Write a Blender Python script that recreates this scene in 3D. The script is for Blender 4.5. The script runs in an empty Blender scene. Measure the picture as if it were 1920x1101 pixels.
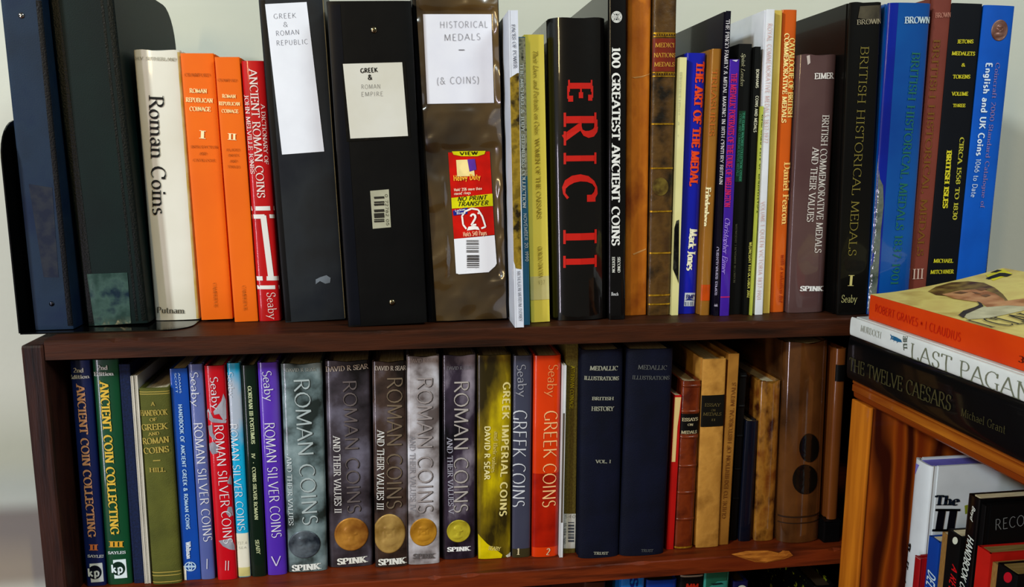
import bpy, bmesh, math, random
from mathutils import Vector, Matrix, noise as NZ
random.seed(7)
S = bpy.context.scene
COL = S.collection

# ------------------------------------------------------------------ camera
FPX, PCX, PCY = 1500.0, 960.0, 550.5
AX = Vector((0.99015202, -0.02178334, 0.13829123))      # world X, Y, Z seen from the camera (right, down, forward)
AY = Vector((-0.1399909, -0.16278012, 0.9766807))
AZ = Vector((0.00123569, -0.98642188, -0.16422653))
cd = bpy.data.cameras.new('camera'); cam = bpy.data.objects.new('camera', cd); COL.objects.link(cam)
cd.sensor_width = 36.0; cd.lens = FPX/1920*36.0; cd.clip_start = .01
M3 = Matrix(((AX[0], -AX[1], -AX[2]), (AY[0], -AY[1], -AY[2]), (AZ[0], -AZ[1], -AZ[2])))
cam.matrix_world = M3.to_4x4()
S.camera = cam

# ------------------------------------------------------------------ light
S.view_settings.view_transform = 'Standard'; S.view_settings.look = 'None'
S.view_settings.gamma = 1; S.view_settings.use_curve_mapping = False
S.view_settings.exposure = -0.14
W = bpy.data.worlds.new('World'); S.world = W; W.use_nodes = True
W.node_tree.nodes['Background'].inputs[0].default_value = (1.0, .93, .80, 1)
W.node_tree.nodes['Background'].inputs[1].default_value = .13

def area(name, loc, target, sx, sy, power, col):
    l = bpy.data.lights.new(name, 'AREA'); l.shape = 'RECTANGLE'; l.size = sx; l.size_y = sy
    l.energy = power; l.color = col
    o = bpy.data.objects.new(name, l); COL.objects.link(o); o.location = loc
    o.rotation_euler = (Vector(target)-Vector(loc)).to_track_quat('-Z', 'Y').to_euler()
    return o
area('key_light', (-2.05, -.95, 1.22), (.05, .95, -.05), .24, .24, 68, (.84, .96, 1.0))
area('right_fill_light', (1.6, -1.2, 1.75), (.45, .95, 0), .8, .8, 42, (.88, 1.0, .99))  # fill added from the right to brighten the wall there
area('window_light', (-1.25, -.65, -.45), (.1, .8, -.2), .09, .9, 9, (.92, .84, 1.0))
area('lamp_light', (-.72, -.75, .46), (.1, .9, .0), .07, .46, 6, (1.0, .74, .36))

ZU, ZL, ZB = -.15329, -.39701, -.642          # tops of the three boards
WALLY, FRONT = 1.022, .72

def ray(px, py):
    d = Vector((px-PCX, py-PCY, FPX))
    return Vector((AX.dot(d), AY.dot(d), AZ.dot(d)))
def atY(px, py, y): r = ray(px, py); return r*(y/r[1])
def atZ(px, py, z): r = ray(px, py); return r*(z/r[2])
def atX(px, py, x): r = ray(px, py); return r*(x/r[0])

# ------------------------------------------------------------------ materials
def lin(c):
    return tuple((v/255/12.92 if v/255 <= .04045 else ((v/255+.055)/1.055)**2.4) for v in c)
MATS = {}
def mat(key, c, rough=.5, c2=None, c3=None, scale=40, bump=0, bscale=300, coat=0, metal=0, stretch=None,
        spec=.5, detail=4, lo=.35, hi=.65, alpha=1, wave=False, dist=2, trans=0):
    if key in MATS: return MATS[key]
    if spec == .5: spec = .14 if max(c) < 62 else .22
    c, c2, c3 = (None if q is None else tuple(v if v > 80 else v*(.5+.5*v/80) for v in q) for q in (c, c2, c3))
    m = bpy.data.materials.new(key); m.use_nodes = True; nt = m.node_tree; N = nt.nodes; L = nt.links
    b = N['Principled BSDF']
    b.inputs['Roughness'].default_value = rough; b.inputs['Metallic'].default_value = metal
    b.inputs['Specular IOR Level'].default_value = spec
    b.inputs['Coat Weight'].default_value = coat; b.inputs['Coat Roughness'].default_value = .06
    b.inputs['Alpha'].default_value = alpha
    b.inputs['Transmission Weight'].default_value = trans
    tc = N.new('ShaderNodeTexCoord'); mp = N.new('ShaderNodeMapping'); L.new(tc.outputs['Object'], mp.inputs[0])
    if stretch: mp.inputs['Scale'].default_value = stretch
    if c2 is None:
        c2 = tuple(v*.86 for v in c); scale_ = 60
    else: scale_ = scale
    if wave:
        t = N.new('ShaderNodeTexWave'); t.inputs['Scale'].default_value = scale_; t.inputs['Distortion'].default_value = dist
        t.inputs['Detail'].default_value = 3; t.inputs['Detail Scale'].default_value = 1.5
    else:
        t = N.new('ShaderNodeTexNoise'); t.inputs['Scale'].default_value = scale_; t.inputs['Detail'].default_value = detail
    L.new(mp.outputs[0], t.inputs['Vector'])
    r = N.new('ShaderNodeValToRGB'); e = r.color_ramp.elements
    e[0].position = lo; e[1].position = hi
    e[0].color = lin(c2)+(1,); e[1].color = lin(c)+(1,)
    if c3 is not None:
        x = e.new((lo+hi)/2); x.color = lin(c)+(1,); e[len(e)-1].color = lin(c3)+(1,)
    L.new(t.outputs['Fac'], r.inputs[0]); L.new(r.outputs[0], b.inputs['Base Color'])
    if bump:
        n = N.new('ShaderNodeTexNoise'); n.inputs['Scale'].default_value = bscale; n.inputs['Detail'].default_value = 3
        L.new(mp.outputs[0], n.inputs['Vector'])
        bp = N.new('ShaderNodeBump'); bp.inputs['Strength'].default_value = min(1, bump); bp.inputs['Distance'].default_value = .001*max(1, bump)
        L.new(n.outputs['Fac'], bp.inputs['Height']); L.new(bp.outputs[0], b.inputs['Normal'])
        if coat: L.new(bp.outputs[0], b.inputs['Coat Normal'])
    MATS[key] = m; return m
def ink(c, rough=.5, metal=0):
    return mat('ink_%d_%d_%d' % c, c, rough, c2=c, metal=metal)

PAGES = mat('page_paper', (226, 214, 180), .8, c2=(178, 160, 120), scale=900, stretch=(1, .05, .02), lo=.3, hi=.7)

# ------------------------------------------------------------------ mesh helpers
def link(name, bm, m, parent=None, smooth=False):
    me = bpy.data.meshes.new(name); bm.to_mesh(me); bm.free()
    for x in (m if isinstance(m, (list, tuple)) else [m]): me.materials.append(x)
    if smooth:
        for p in me.polygons: p.use_smooth = True
    o = bpy.data.objects.new(name, me); COL.objects.link(o)
    if parent: o.parent = parent
    return o
def tag(o, label=None, cat=None, group=None, kind=None):
    if label: o['label'] = label
    if cat: o['category'] = cat
    if group: o['group'] = group
    if kind: o['kind'] = kind
    return o
def box(bm, x0, x1, y0, y1, z0, z1, bev=0):
    r = bmesh.ops.create_cube(bm, size=1)
    for v in r['verts']:
        v.co = Vector((x0 if v.co.x < 0 else x1, y0 if v.co.y < 0 else y1, z0 if v.co.z < 0 else z1))
    if bev:
        es = list({e for v in r['verts'] for e in v.link_edges})
        bmesh.ops.bevel(bm, geom=es, offset=bev, segments=2, affect='EDGES', profile=.6)
def prism(bm, pts, axis, a0, a1):
    """extrude closed 2-D polygon. axis 'z': pts are (x,y); axis 'x': pts are (y,z); axis 'y': pts are (x,z)"""
    def P(p, a):
        return {'z': (p[0], p[1], a), 'x': (a, p[0], p[1]), 'y': (p[0], a, p[1])}[axis]
    A = [bm.verts.new(P(p, a0)) for p in pts]; B = [bm.verts.new(P(p, a1)) for p in pts]
    n = len(pts)
    fs = [bm.faces.new((A[i], A[(i+1) % n], B[(i+1) % n], B[i])) for i in range(n)]
    fs.append(bm.faces.new(list(reversed(A)))); fs.append(bm.faces.new(B))
    bmesh.ops.recalc_face_normals(bm, faces=fs)
    return fs
def empty(name, loc, rot=None):
    o = bpy.data.objects.new(name, None); COL.objects.link(o); o.location = loc; o.empty_display_size = .02
    if rot: o.rotation_euler = rot
    return o

# ------------------------------------------------------------------ pen font: skeleton strokes, l = line (a/b serif at start/end), c = arc
FONT = {
'A': (.70, 'l.03,0,.35,1,a;l.35,1,.67,0,b;l.15,.36,.55,.36'),
'B': (.62, 'l.12,0,.12,1,ab;l.12,1,.32,1;c.32,.76,.2,.24,90,-90;l.32,.52,.12,.52;c.33,.26,.24,.26,90,-90;l.33,0,.12,0'),
'C': (.68, 'c.38,.5,.33,.5,48,312;l.61,.7,.61,.97'),
'D': (.72, 'l.12,0,.12,1,ab;l.12,1,.3,1;c.3,.5,.36,.5,90,-90;l.3,0,.12,0'),
'E': (.58, 'l.12,0,.12,1,ab;l.12,1,.5,1;l.12,.52,.42,.52;l.12,0,.53,0;l.5,1,.5,.82;l.53,0,.53,.2;l.42,.61,.42,.43'),
'F': (.54, 'l.12,0,.12,1,ab;l.12,1,.5,1;l.12,.52,.4,.52;l.5,1,.5,.82;l.4,.61,.4,.43'),
'G': (.72, 'c.38,.5,.33,.5,48,300;l.62,.04,.62,.42,b;l.61,.72,.61,.97'),
'H': (.76, 'l.12,0,.12,1,ab;l.64,0,.64,1,ab;l.12,.52,.64,.52'),
'I': (.32, 'l.16,0,.16,1,ab'),
'J': (.40, 'l.24,1,.24,.14,a;c.11,.14,.13,.16,0,-130'),
'K': (.70, 'l.12,0,.12,1,ab;l.6,1,.13,.42,a;l.24,.55,.64,0,b'),
'L': (.56, 'l.12,0,.12,1,ab;l.12,0,.52,0;l.52,0,.52,.22'),
'M': (.90, 'l.1,0,.14,1,a;l.14,1,.45,.05;l.45,.05,.76,1;l.76,1,.8,0,b'),
'N': (.76, 'l.12,0,.12,1,ab;l.12,1,.64,0;l.64,0,.64,1,b'),
'O': (.78, 'c.39,.5,.34,.5,0,360'),
'P': (.58, 'l.12,0,.12,1,ab;l.12,1,.3,1;c.3,.74,.22,.26,90,-90;l.3,.48,.12,.48'),
'Q': (.78, 'c.39,.5,.34,.5,0,360;l.42,.1,.72,-.18'),
'R': (.66, 'l.12,0,.12,1,ab;l.12,1,.3,1;c.3,.75,.22,.25,90,-90;l.3,.5,.12,.5;l.3,.5,.62,0,b'),
'S': (.52, 'c.26,.75,.18,.25,35,270;c.26,.25,.2,.25,90,-145;l.42,.76,.42,.97;l.08,.03,.08,.25'),
'T': (.62, 'l.31,0,.31,1,a;l.03,1,.59,1;l.03,1,.03,.82;l.59,1,.59,.82'),
'U': (.74, 'l.12,1,.12,.3,a;c.37,.3,.25,.3,180,360;l.62,.3,.62,1,b'),
'V': (.70, 'l.03,1,.35,0,a;l.35,0,.67,1,b'),
'W': (1.0, 'l.03,1,.28,0,a;l.28,0,.5,1;l.5,1,.72,0;l.72,0,.97,1,b'),
'X': (.70, 'l.05,1,.65,0,ab;l.05,0,.65,1,ab'),
'Y': (.66, 'l.03,1,.33,.48,a;l.33,.48,.63,1,b;l.33,.48,.33,0,b'),
'Z': (.62, 'l.06,1,.56,1;l.56,1,.05,0;l.05,0,.57,0;l.06,1,.06,.8;l.57,0,.57,.2'),
'a': (.50, 'c.24,.45,.15,.19,160,0;l.39,.45,.39,.02,b;c.22,.18,.16,.18,20,340'),
'b': (.56, 'l.1,0,.1,1;c.28,.31,.19,.31,0,360;l.03,1,.1,1'),
'c': (.46, 'c.26,.31,.19,.31,45,315'),
'd': (.56, 'l.45,0,.45,1;c.26,.31,.19,.31,0,360;l.38,1,.45,1'),
'e': (.48, 'c.25,.31,.19,.31,5,318;l.07,.35,.44,.35'),
'f': (.34, 'l.14,0,.14,.8,a;c.26,.8,.12,.18,180,50;l.04,.62,.28,.62'),
'g': (.52, 'c.24,.33,.17,.28,0,360;l.42,.6,.42,-.1;c.25,-.1,.17,.15,0,-150'),
'h': (.58, 'l.12,0,.12,1,a;c.29,.4,.17,.22,180,0;l.46,.4,.46,0,b'),
'i': (.28, 'l.14,0,.14,.62,ab;l.11,.86,.17,.86'),
'j': (.28, 'l.15,.62,.15,-.1,a;c.05,-.1,.1,.14,0,-130;l.12,.86,.18,.86'),
'k': (.56, 'l.12,0,.12,1,a;l.44,.62,.13,.28,a;l.22,.38,.5,0,b'),
'l': (.28, 'l.14,0,.14,1,ab'),
'm': (.88, 'l.12,0,.12,.62,ab;c.28,.42,.16,.2,180,0;l.44,.42,.44,0,b;c.6,.42,.16,.2,180,0;l.76,.42,.76,0,b'),
'n': (.58, 'l.12,0,.12,.62,ab;c.29,.42,.17,.2,180,0;l.46,.42,.46,0,b'),
'o': (.52, 'c.26,.31,.2,.31,0,360'),
'p': (.56, 'l.1,-.28,.1,.62,ab;c.28,.31,.19,.31,0,360'),
'q': (.56, 'l.45,-.28,.45,.62,a;c.26,.31,.19,.31,0,360'),
'r': (.40, 'l.12,0,.12,.62,ab;c.27,.42,.15,.2,180,40'),
's': (.42, 'c.2,.46,.13,.16,40,270;c.2,.15,.15,.15,90,-145'),
't': (.34, 'l.15,.9,.15,.14;c.26,.14,.11,.14,180,300;l.04,.62,.29,.62'),
'u': (.58, 'l.12,.62,.12,.2,a;c.29,.2,.17,.2,180,360;l.46,0,.46,.62,b'),
'v': (.52, 'l.04,.62,.26,0,a;l.26,0,.48,.62,b'),
'w': (.78, 'l.03,.62,.22,0,a;l.22,0,.39,.62;l.39,.62,.56,0;l.56,0,.75,.62,b'),
'x': (.52, 'l.05,.62,.47,0,ab;l.05,0,.47,.62,ab'),
'y': (.52, 'l.04,.62,.27,0,a;l.48,.62,.14,-.28,a'),
'z': (.48, 'l.06,.62,.42,.62;l.42,.62,.05,0;l.05,0,.44,0'),
'0': (.58, 'c.29,.5,.22,.5,0,360'),
'1': (.36, 'l.2,0,.2,1,a;l.2,1,.06,.84'),
'2': (.56, 'c.28,.73,.2,.27,165,-35;l.44,.57,.07,0;l.07,0,.5,0'),
'3': (.54, 'c.25,.75,.19,.25,150,-90;c.25,.25,.21,.25,90,-150'),
'4': (.58, 'l.4,0,.4,1,a;l.4,1,.04,.3;l.04,.3,.54,.3'),
'5': (.54, 'l.14,1,.46,1;l.14,1,.12,.55;c.24,.32,.23,.32,120,-150'),
'6': (.56, 'c.29,.32,.2,.32,0,360;c.5,.35,.4,.65,175,110'),
'7': (.52, 'l.06,1,.48,1;l.48,1,.2,0'),
'8': (.56, 'c.28,.74,.18,.25,0,360;c.28,.25,.21,.25,0,360'),
'9': (.56, 'c.27,.68,.2,.32,0,360;c.06,.65,.4,.65,-5,-70'),
'&': (.76, 'c.3,.78,.15,.21,-40,220;l.18,.66,.68,0;c.28,.25,.22,.25,120,340;l.48,.2,.64,.5'),
'.': (.24, 'l.09,.03,.15,.03'), ',': (.24, 'l.13,.05,.08,-.14'), '-': (.36, 'l.05,.4,.31,.4'),
'·': (.3, 'l.12,.45,.18,.45'), "'": (.22, 'l.12,1,.1,.76'), '(': (.34, 'c.38,.4,.26,.65,115,245'),
')': (.34, 'c-.04,.4,.26,.65,65,-65'), '/': (.4, 'l.03,-.05,.37,1.05'), '%': (.6, 'c.15,.75,.1,.2,0,360;c.45,.25,.1,.2,0,360;l.1,0,.5,1'),
'*': (.4, 'l.2,.3,.2,.8;l.03,.42,.37,.68;l.03,.68,.37,.42'), ':': (.24, 'l.09,.05,.15,.05;l.09,.5,.15,.5'), '"': (.3, 'l.1,1,.08,.76;l.2,1,.18,.76'),
}
# style: (thick, thin, serif half length, slant, tracking)
ST = {'serif': (.13, .045, .085, 0, .04), 'bold': (.2, .07, .1, 0, .05), 'heavy': (.26, .1, .1, 0, .05), 'light': (.075, .04, .07, 0, .05),
      'sans': (.12, .11, 0, 0, .07), 'sansbold': (.2, .17, 0, 0, .1), 'thin': (.07, .06, 0, 0, .09), 'italic': (.12, .05, .04, .28, .02),
      'sansitalic': (.17, .15, 0, .25, .08), 'hand': (.06, .055, 0, .03, .16), 'glyphic': (.115, .05, .04, 0, .03), 'lightsans': (.095, .05, 0, 0, .03)}
PHI = math.radians(18)
def strokes(s, style):
    """-> list of strips [(left,right)...] with cap height 1, and total advance"""
    thick, thin, ser, slant, track = ST[style]
    out = []; x = 0
    def strip(pts):
        n = len(pts); st = []
        for i in range(n):
            a = pts[max(0, i-1)]; b = pts[min(n-1, i+1)]
            if pts[0] == pts[-1] and i in (0, n-1): a = pts[n-2]; b = pts[1]
            dx, dy = b[0]-a[0], b[1]-a[1]; l = math.hypot(dx, dy) or 1; dx /= l; dy /= l
            w = max(thin, thick*abs(math.sin(math.atan2(dy, dx)-PHI)))/2
            st.append(((pts[i][0]-dy*w, pts[i][1]+dx*w), (pts[i][0]+dy*w, pts[i][1]-dx*w)))
        out.append(st)
    for ch in s:
        if ch == ' ': x += .34+track; continue
        adv, prog = FONT.get(ch, FONT['-'])
        for op in prog.split(';'):
            v = op[1:].split(',')
            if op[0] == 'l':
                x0, y0, x1, y1 = map(float, v[:4]); fl = v[4] if len(v) > 4 else ''
                if abs(x1-x0)+abs(y1-y0) < .3 and not ser and ch in 'EFCGSTLZ': continue
                n = max(1, int(math.hypot(x1-x0, y1-y0)/.35))
                if ch in '.·:' or (ch in 'ij' and y0 > .8):
                    w = max(thick, .09)/2; cx = (x0+x1)/2
                    out.append([((x+cx-w, y0+w), (x+cx-w, y0-w)), ((x+cx+w, y0+w), (x+cx+w, y0-w))]); continue
                strip([(x+x0+(x1-x0)*i/n, y0+(y1-y0)*i/n) for i in range(n+1)])
                if ser:
                    for f, (sx, sy) in (('a', (x0, y0)), ('b', (x1, y1))):
                        if f in fl:
                            h = thin/2; sl = ser+thick*.45; up = h if sy < .3 else -h
                            out.append([((x+sx-sl, sy+up+h), (x+sx-sl, sy+up-h)), ((x+sx+sl, sy+up+h), (x+sx+sl, sy+up-h))])
            else:
                cx, cy, rx, ry, a0, a1 = map(float, v)
                n = max(4, int(abs(a1-a0)/26))
                strip([(x+cx+rx*math.cos(math.radians(a0+(a1-a0)*i/n)), cy+ry*math.sin(math.radians(a0+(a1-a0)*i/n))) for i in range(n+1)])
        x += adv+track
    if slant: out = [[tuple((p[0]+p[1]*slant, p[1]) for p in q) for q in st] for st in out]
    return out, max(.01, x-track)

# ------------------------------------------------------------------ surfaces that carry print: local (x, z) -> point, set up per thing
class Face:
    """px (pixel measured on the photo) -> local coordinates on a face; put(x, z, off) -> local 3-D point"""
    def strips(s, bm, txt, p0, p1, cap, style):
        a = Vector(s.loc2(*p0)); b = Vector(s.loc2(*p1)); d = b-a; L = d.length; d /= L; up = Vector((-d.y, d.x))
        h = (Vector(s.loc2(p0[0]+cap, p0[1]))-a).length if not s.hv else (Vector(s.loc2(p0[0], p0[1]-cap))-a).length
        st, adv = strokes(txt, style)
        for strip in st:
            prev = None
            for q in strip:
                vs = []
                for p in q:
                    c = a+d*(p[0]/adv*L)+up*((p[1]-.5)*h)
                    vs.append(bm.verts.new(s.put(c.x, c.y, s.off_text)))
                if prev: bm.faces.new((prev[0], vs[0], vs[1], prev[1]))
                prev = vs
    hv = False
    par = None
    def on(s, o): s.par = o; return o
    def off(s): s.par = None
    off_text = .0008
    def T(s, txt, p0, p1, cap, col, style='serif', name='lettering', rough=.5, label=None, metal=0):
        """one part per lettering; txt may be a list of (txt,p0,p1,cap) lines"""
        bm = bmesh.new()
        s.hv = abs(p1[0]-p0[0]) > abs(p1[1]-p0[1]) if not isinstance(txt, list) else False
        if isinstance(txt, list):
            for t, a, b, c in txt:
                s.hv = abs(b[0]-a[0]) > abs(b[1]-a[1]); s.strips(bm, t, a, b, c, style)
        else: s.strips(bm, txt, p0, p1, cap, style)
        o = link(name, bm, ink(col, rough, metal), s.par or s.root)
        if label: o['label'] = label
        return o
    def Q(s, pts, m, name='label_patch', off=.0003, nx=8, nz=6, label=None, wob=0, wrink=0, calm=()):
        """patch from four pixels TL TR BR BL, laid on the face"""
        c = [Vector(s.loc2(*p)) for p in pts]; bm = bmesh.new(); g = []
        for j in range(nz+1):
            row = []
            for i in range(nx+1):
                u, v = i/nx, j/nz
                p = (c[0]*(1-u)+c[1]*u)*(1-v)+(c[3]*(1-u)+c[2]*u)*v
                if wob and 0 < i: p = p+Vector((random.uniform(-wob, wob), random.uniform(-wob, wob)))
                o2 = off
                if wrink:
                    K = 1
                    for (cx0, cz1, cx1, cz0) in calm:
                        K = min(K, max(0, max(cx0-p.x, p.x-cx1, cz0-p.y, p.y-cz1))/.004)
                    K = min(1, K)*wrink
                if wrink: o2 = off+K*min(1.15, max(0, .5+NZ.noise(Vector((p.x*26+p.y*6, p.y*34+p.x*10, 3)))+.5*NZ.noise(Vector((p.x*45, p.y*80-p.x*30, 9)))))
                row.append(bm.verts.new(s.put(p.x, p.y, o2)))
            g.append(row)
        for j in range(nz):
            for i in range(nx): bm.faces.new((g[j][i], g[j+1][i], g[j+1][i+1], g[j][i+1]))
        o = link(name, bm, m, s.par or s.root, True)
        if label: o['label'] = label
        return o
    def G(s, pts, m, name='printed_shape', off=.00045, label=None):
        bm = bmesh.new()
        w_ = getattr(s, 'w', 9); q = [s.loc2(*p) for p in pts]
        q = [(min(max(x, .0001), w_-.0001) if w_ < 9 else x, z) for x, z in q]
        f = bm.faces.new([bm.verts.new((x, z, 0)) for x, z in q]); bmesh.ops.triangulate(bm, faces=[f])
        for _ in range(5):
            es = [e for e in bm.edges if abs(e.verts[0].co.x-e.verts[1].co.x) > .0035]
            if not es or len(bm.faces) > 400: break
            bmesh.ops.subdivide_edges(bm, edges=es, cuts=1); bmesh.ops.triangulate(bm, faces=bm.faces)
        for v in bm.verts: v.co = s.put(v.co.x, v.co.y, off)
        o = link(name, bm, m, s.par or s.root)
        if label: o['label'] = label
        return o
    def bars(s, x0, x1, y0, y1, n, col, name='barcode', skew=0, vert=False, off=.0006):
        bm = bmesh.new(); rnd = random.Random(n)
        p = 0; W_ = []
        while p < n: w = rnd.choice((1, 1, 2)); W_.append((p, p+w*.62)); p += w+rnd.choice((0, 1))*.6
        for a, b in W_:
            a = min(a/p, 1); b = min(b/p, 1)
            if not vert: q = [(x0+skew*a, y0+(y1-y0)*a), (x1+skew*a, y0+(y1-y0)*a), (x1+skew*b, y0+(y1-y0)*b), (x0+skew*b, y0+(y1-y0)*b)]
            else: q = [(x0+(x1-x0)*a, y0), (x0+(x1-x0)*b, y0), (x0+(x1-x0)*b+skew, y1), (x0+(x1-x0)*a+skew, y1)]
            bm.faces.new([bm.verts.new(s.put(*s.loc2(*t), off)) for t in q])
        return link(name, bm, ink(col), s.par or s.root)
    def coin(s, c, rx, ry, m, name='coin_emblem', kind=0, label=None):
        """low relief medallion: rim, field, profile head"""
        a = Vector(s.loc2(*c)); hx = (Vector(s.loc2(c[0]+rx, c[1]))-a).length; hz = (Vector(s.loc2(c[0], c[1]-ry))-a).length
        bm = bmesh.new(); NR, NA = 16, 40; rings = []; rnd = random.Random(kind*13+5)
        sp = [(rnd.uniform(-.5, .5), rnd.uniform(-.55, .55), rnd.uniform(.08, .2), rnd.uniform(.3, 1)) for _ in range(9)]
        def relief(u, v):
            r = math.hypot(u, v); h = .0
            if r > .86: h += .5*math.exp(-((r-.92)/.04)**2)
            if .74 < r < .82: h += .25*(math.sin(math.atan2(v, u)*34) > .1)
            if kind < 5:
                def el(cx, cy, ax, ay, k=1, t=0):
                    dx, dy = u-cx, v-cy; dx, dy = dx*math.cos(t)+dy*math.sin(t), -dx*math.sin(t)+dy*math.cos(t)
                    d = (dx/ax)**2+(dy/ay)**2; return k*max(0, 1-d)**.5 if d < 1 else 0
                if kind in (0, 3): h += max(el(-.02, .16, .3, .36), el(.24, .05, .12, .1), el(-.02, -.22, .16, .3, .8), el(-.1, -.52, .4, .18, .8), el(-.12, .26, .3, .28, 1.15))
                else: h += max(el(0, .02, .24, .34), el(0, .3, .36, .14, 1.2), el(0, -.42, .48, .22, 1), el(-.3, 0, .1, .2, .7), el(.3, 0, .1, .2, .7)) - el(0, .02, .1, .06, .6)
            else:
                for x, y, w, k in sp: h += k*math.exp(-((u-x)**2+(v-y)**2)/w**2)
            return h
        for j in range(NR+1):
            r = (j+.001)/NR
            rings.append([bm.verts.new(s.put(a.x+hx*r*math.cos(t), a.y+hz*r*math.sin(t), .0004+.0009*relief(r*math.cos(t), r*math.sin(t))))
                          for t in (2*math.pi*k/NA for k in range(NA))])
        for j in range(NR):
            for k in range(NA):
                bm.faces.new((rings[j][k], rings[j+1][k], rings[j+1][(k+1) % NA], rings[j][(k+1) % NA]))
        rim = [bm.verts.new(s.put(a.x+hx*math.cos(t), a.y+hz*math.sin(t), -.0001)) for t in (2*math.pi*k/NA for k in range(NA))]
        for k in range(NA): bm.faces.new((rings[-1][k], rim[k], rim[(k+1) % NA], rings[-1][(k+1) % NA]))
        o = link(name, bm, m, s.root, True)
        if label: o['label'] = label
        return o

ROWS = {}
class Book(Face):
    def __init__(s, label, top, bot, row, cover, depth=.165, e=.12, p=2.6, t=.0022, Ys=None, extra=0, kind='hard', name='book',
                 cat='book', zbase=None, group=None, rnd_back=0, cname='cover', pages=PAGES, sq=.003, raise_=0, lim=True, soft=0):
        xtl, xtr, yt = top; xbl, xbr, yb = bot
        z0 = zbase if zbase is not None else {'U': ZU, 'L': ZL, 'B': ZB}[row]
        z0 += raise_
        if Ys is None:
            Ys = atZ((xbl+xbr)/2, yb, z0)[1]
        a, b = atY(xbl, yb, Ys), atY(xbr, yb, Ys); c, d = atY(xtl, yt, Ys), atY(xtr, yt, Ys)
        w = ((b.x-a.x)+(d.x-c.x))/2
        mb, mt = (a+b)/2, (c+d)/2
        ang = math.atan2(mt.x-mb.x, mt.z-mb.z)
        # extend centre line down to the board
        k = (z0-mb.z)/(mt.z-mb.z); cx = mb.x+(mt.x-mb.x)*k
        h = (mt.z-z0)/math.cos(ang)+extra
        if row == 'L': h = min(h, (ZU-.0195-z0)-w*abs(math.sin(ang)))
        if row == 'B': h = min(h, (ZL-.019-z0)-w*abs(math.sin(ang)))
        # keep clear of the left neighbours
        cl = cx-w/2/math.cos(ang); cr = cx+w/2/math.cos(ang)
        if lim:
            for (pr, pang, ph, pz) in ROWS.get(row, [])[-2:]:
                for zz in (0, min(h, ph)*.98):
                    xr = pr+math.tan(pang)*zz; xl = cl+math.tan(ang)*zz
                    if xl < xr+.0004: cl += xr+.0004-xl
            w = (cr-cl)*math.cos(ang)
        ROWS.setdefault(row, []).append((cr, ang, h, z0))
        ox = cl if ang <= 0 else cr-w*math.cos(ang)
        oz = z0+.0003+(w*math.sin(ang) if ang > 0 else 0)
        ca, sa = math.cos(ang), math.sin(ang)
        s.make(label, Vector((ox, Ys, oz)), Matrix(((ca, 0, sa), (0, 1, 0), (-sa, 0, ca))), w, h, cover, depth, e, p, t, kind, name, cat,
               group, rnd_back, cname, pages, sq, soft)
    def make(s, label, O, R, w, h, cover, depth=.165, e=.12, p=2.6, t=.0022, kind='hard', name='book', cat='book', group=None,
             rnd_back=0, cname='cover', pages=PAGES, sq=.003, soft=0):
        s.w, s.h, s.d, s.O, s.R = w, h, depth, O, R
        s.ex, s.ey, s.ez = R.col[0].copy(), R.col[1].copy(), R.col[2].copy()
        s.root = empty(name, O, R.to_euler())
        tag(s.root, label, cat, group)
        s.e = min(e*w*1.5, .0135) if kind != 'binder' else e; s.p = p
        e = s.e
        # cover: spine shell + two boards in one mesh
        bm = bmesh.new(); n = 16
        ss = [math.sin(math.pi/2*(2*i/n-1)) for i in range(n+1)]
        xs = [(u+1)/2*w for u in ss]
        outer = [(x, s.yf(x)) for x in xs]
        inner = [(min(max(x, t), w-t), s.yf(x)+t if 0 < i < n else e+.0015) for i, x in enumerate(xs)]
        pts = outer+[(w, e+.0015)]+list(reversed(inner))+[(0, e+.0015)]
        # spine shell as grid in z for smoothness
        prism(bm, outer+list(reversed([(min(max(x, t), w-t), max(s.yf(x)+t, e*.0+s.yf(x)+t)) for x in xs])), 'z', 0, h)
        def board(x0, x1):
            g = .0045 if kind == 'hard' else 0
            ins = .0009 if x0 < w/2 else -.0009
            if g: box(bm, x0+(ins if x0 < w/2 else 0), x1+(ins if x0 > w/2 else 0), e-.0005, e+g, .0003, h-.0003)
            y0 = e+g-(.0004 if not g else 0)
            if rnd_back:
                r = rnd_back; poly = [(y0, 0), (depth-r, 0)]
                poly += [(depth-r+r*math.sin(q), r-r*math.cos(q)) for q in (math.pi/2*i/6 for i in range(1, 7))]
                poly += [(depth-r+r*math.cos(q), h-r+r*math.sin(q)) for q in (math.pi/2*i/6 for i in range(0, 7))]
                poly += [(y0, h)]
                prism(bm, poly, 'x', x0, x1)
            else: box(bm, x0, x1, y0, depth, 0, h)
        board(0, t); board(w-t, w)
        if soft:
            for v in bm.verts:
                if v.co.z > h-.001: v.co.z += soft*math.sin(v.co.x/w*9+v.co.y*20)*.5
        o = link(cname, bm, cover, s.root)
        for pl in o.data.polygons:
            if abs(pl.normal.z) < .3 and len(pl.vertices) == 4: pl.use_smooth = True
        try: o.data.set_sharp_from_angle(angle=math.radians(40))
        except Exception: pass
        s.cover = o
        bm = bmesh.new()
        q = sq if kind != 'paper' else .0004
        if w-2*t > .001:
            box(bm, t+.0001, w-t-.0001, e+t+.0008, depth-(.003 if kind != 'paper' else .0003), q, h-q if kind != 'binder' else h-.02)
            link('page_block', bm, pages, s.root)
        else: bm.free()
    def yf(s, x):
        u = min(1, abs(2*x/s.w-1)); return s.e*(1-(1-u**s.p)**(1/s.p))
    def loc2(s, px, py):
        r = ray(px, py); k = s.ey.dot(s.O)/s.ey.dot(r); P = r*k-s.O
        y = s.yf(min(max(P.dot(s.ex), 0), s.w))
        P = r*((s.ey.dot(s.O)+y)/s.ey.dot(r))-s.O
        return (P.dot(s.ex), P.dot(s.ez))
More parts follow.
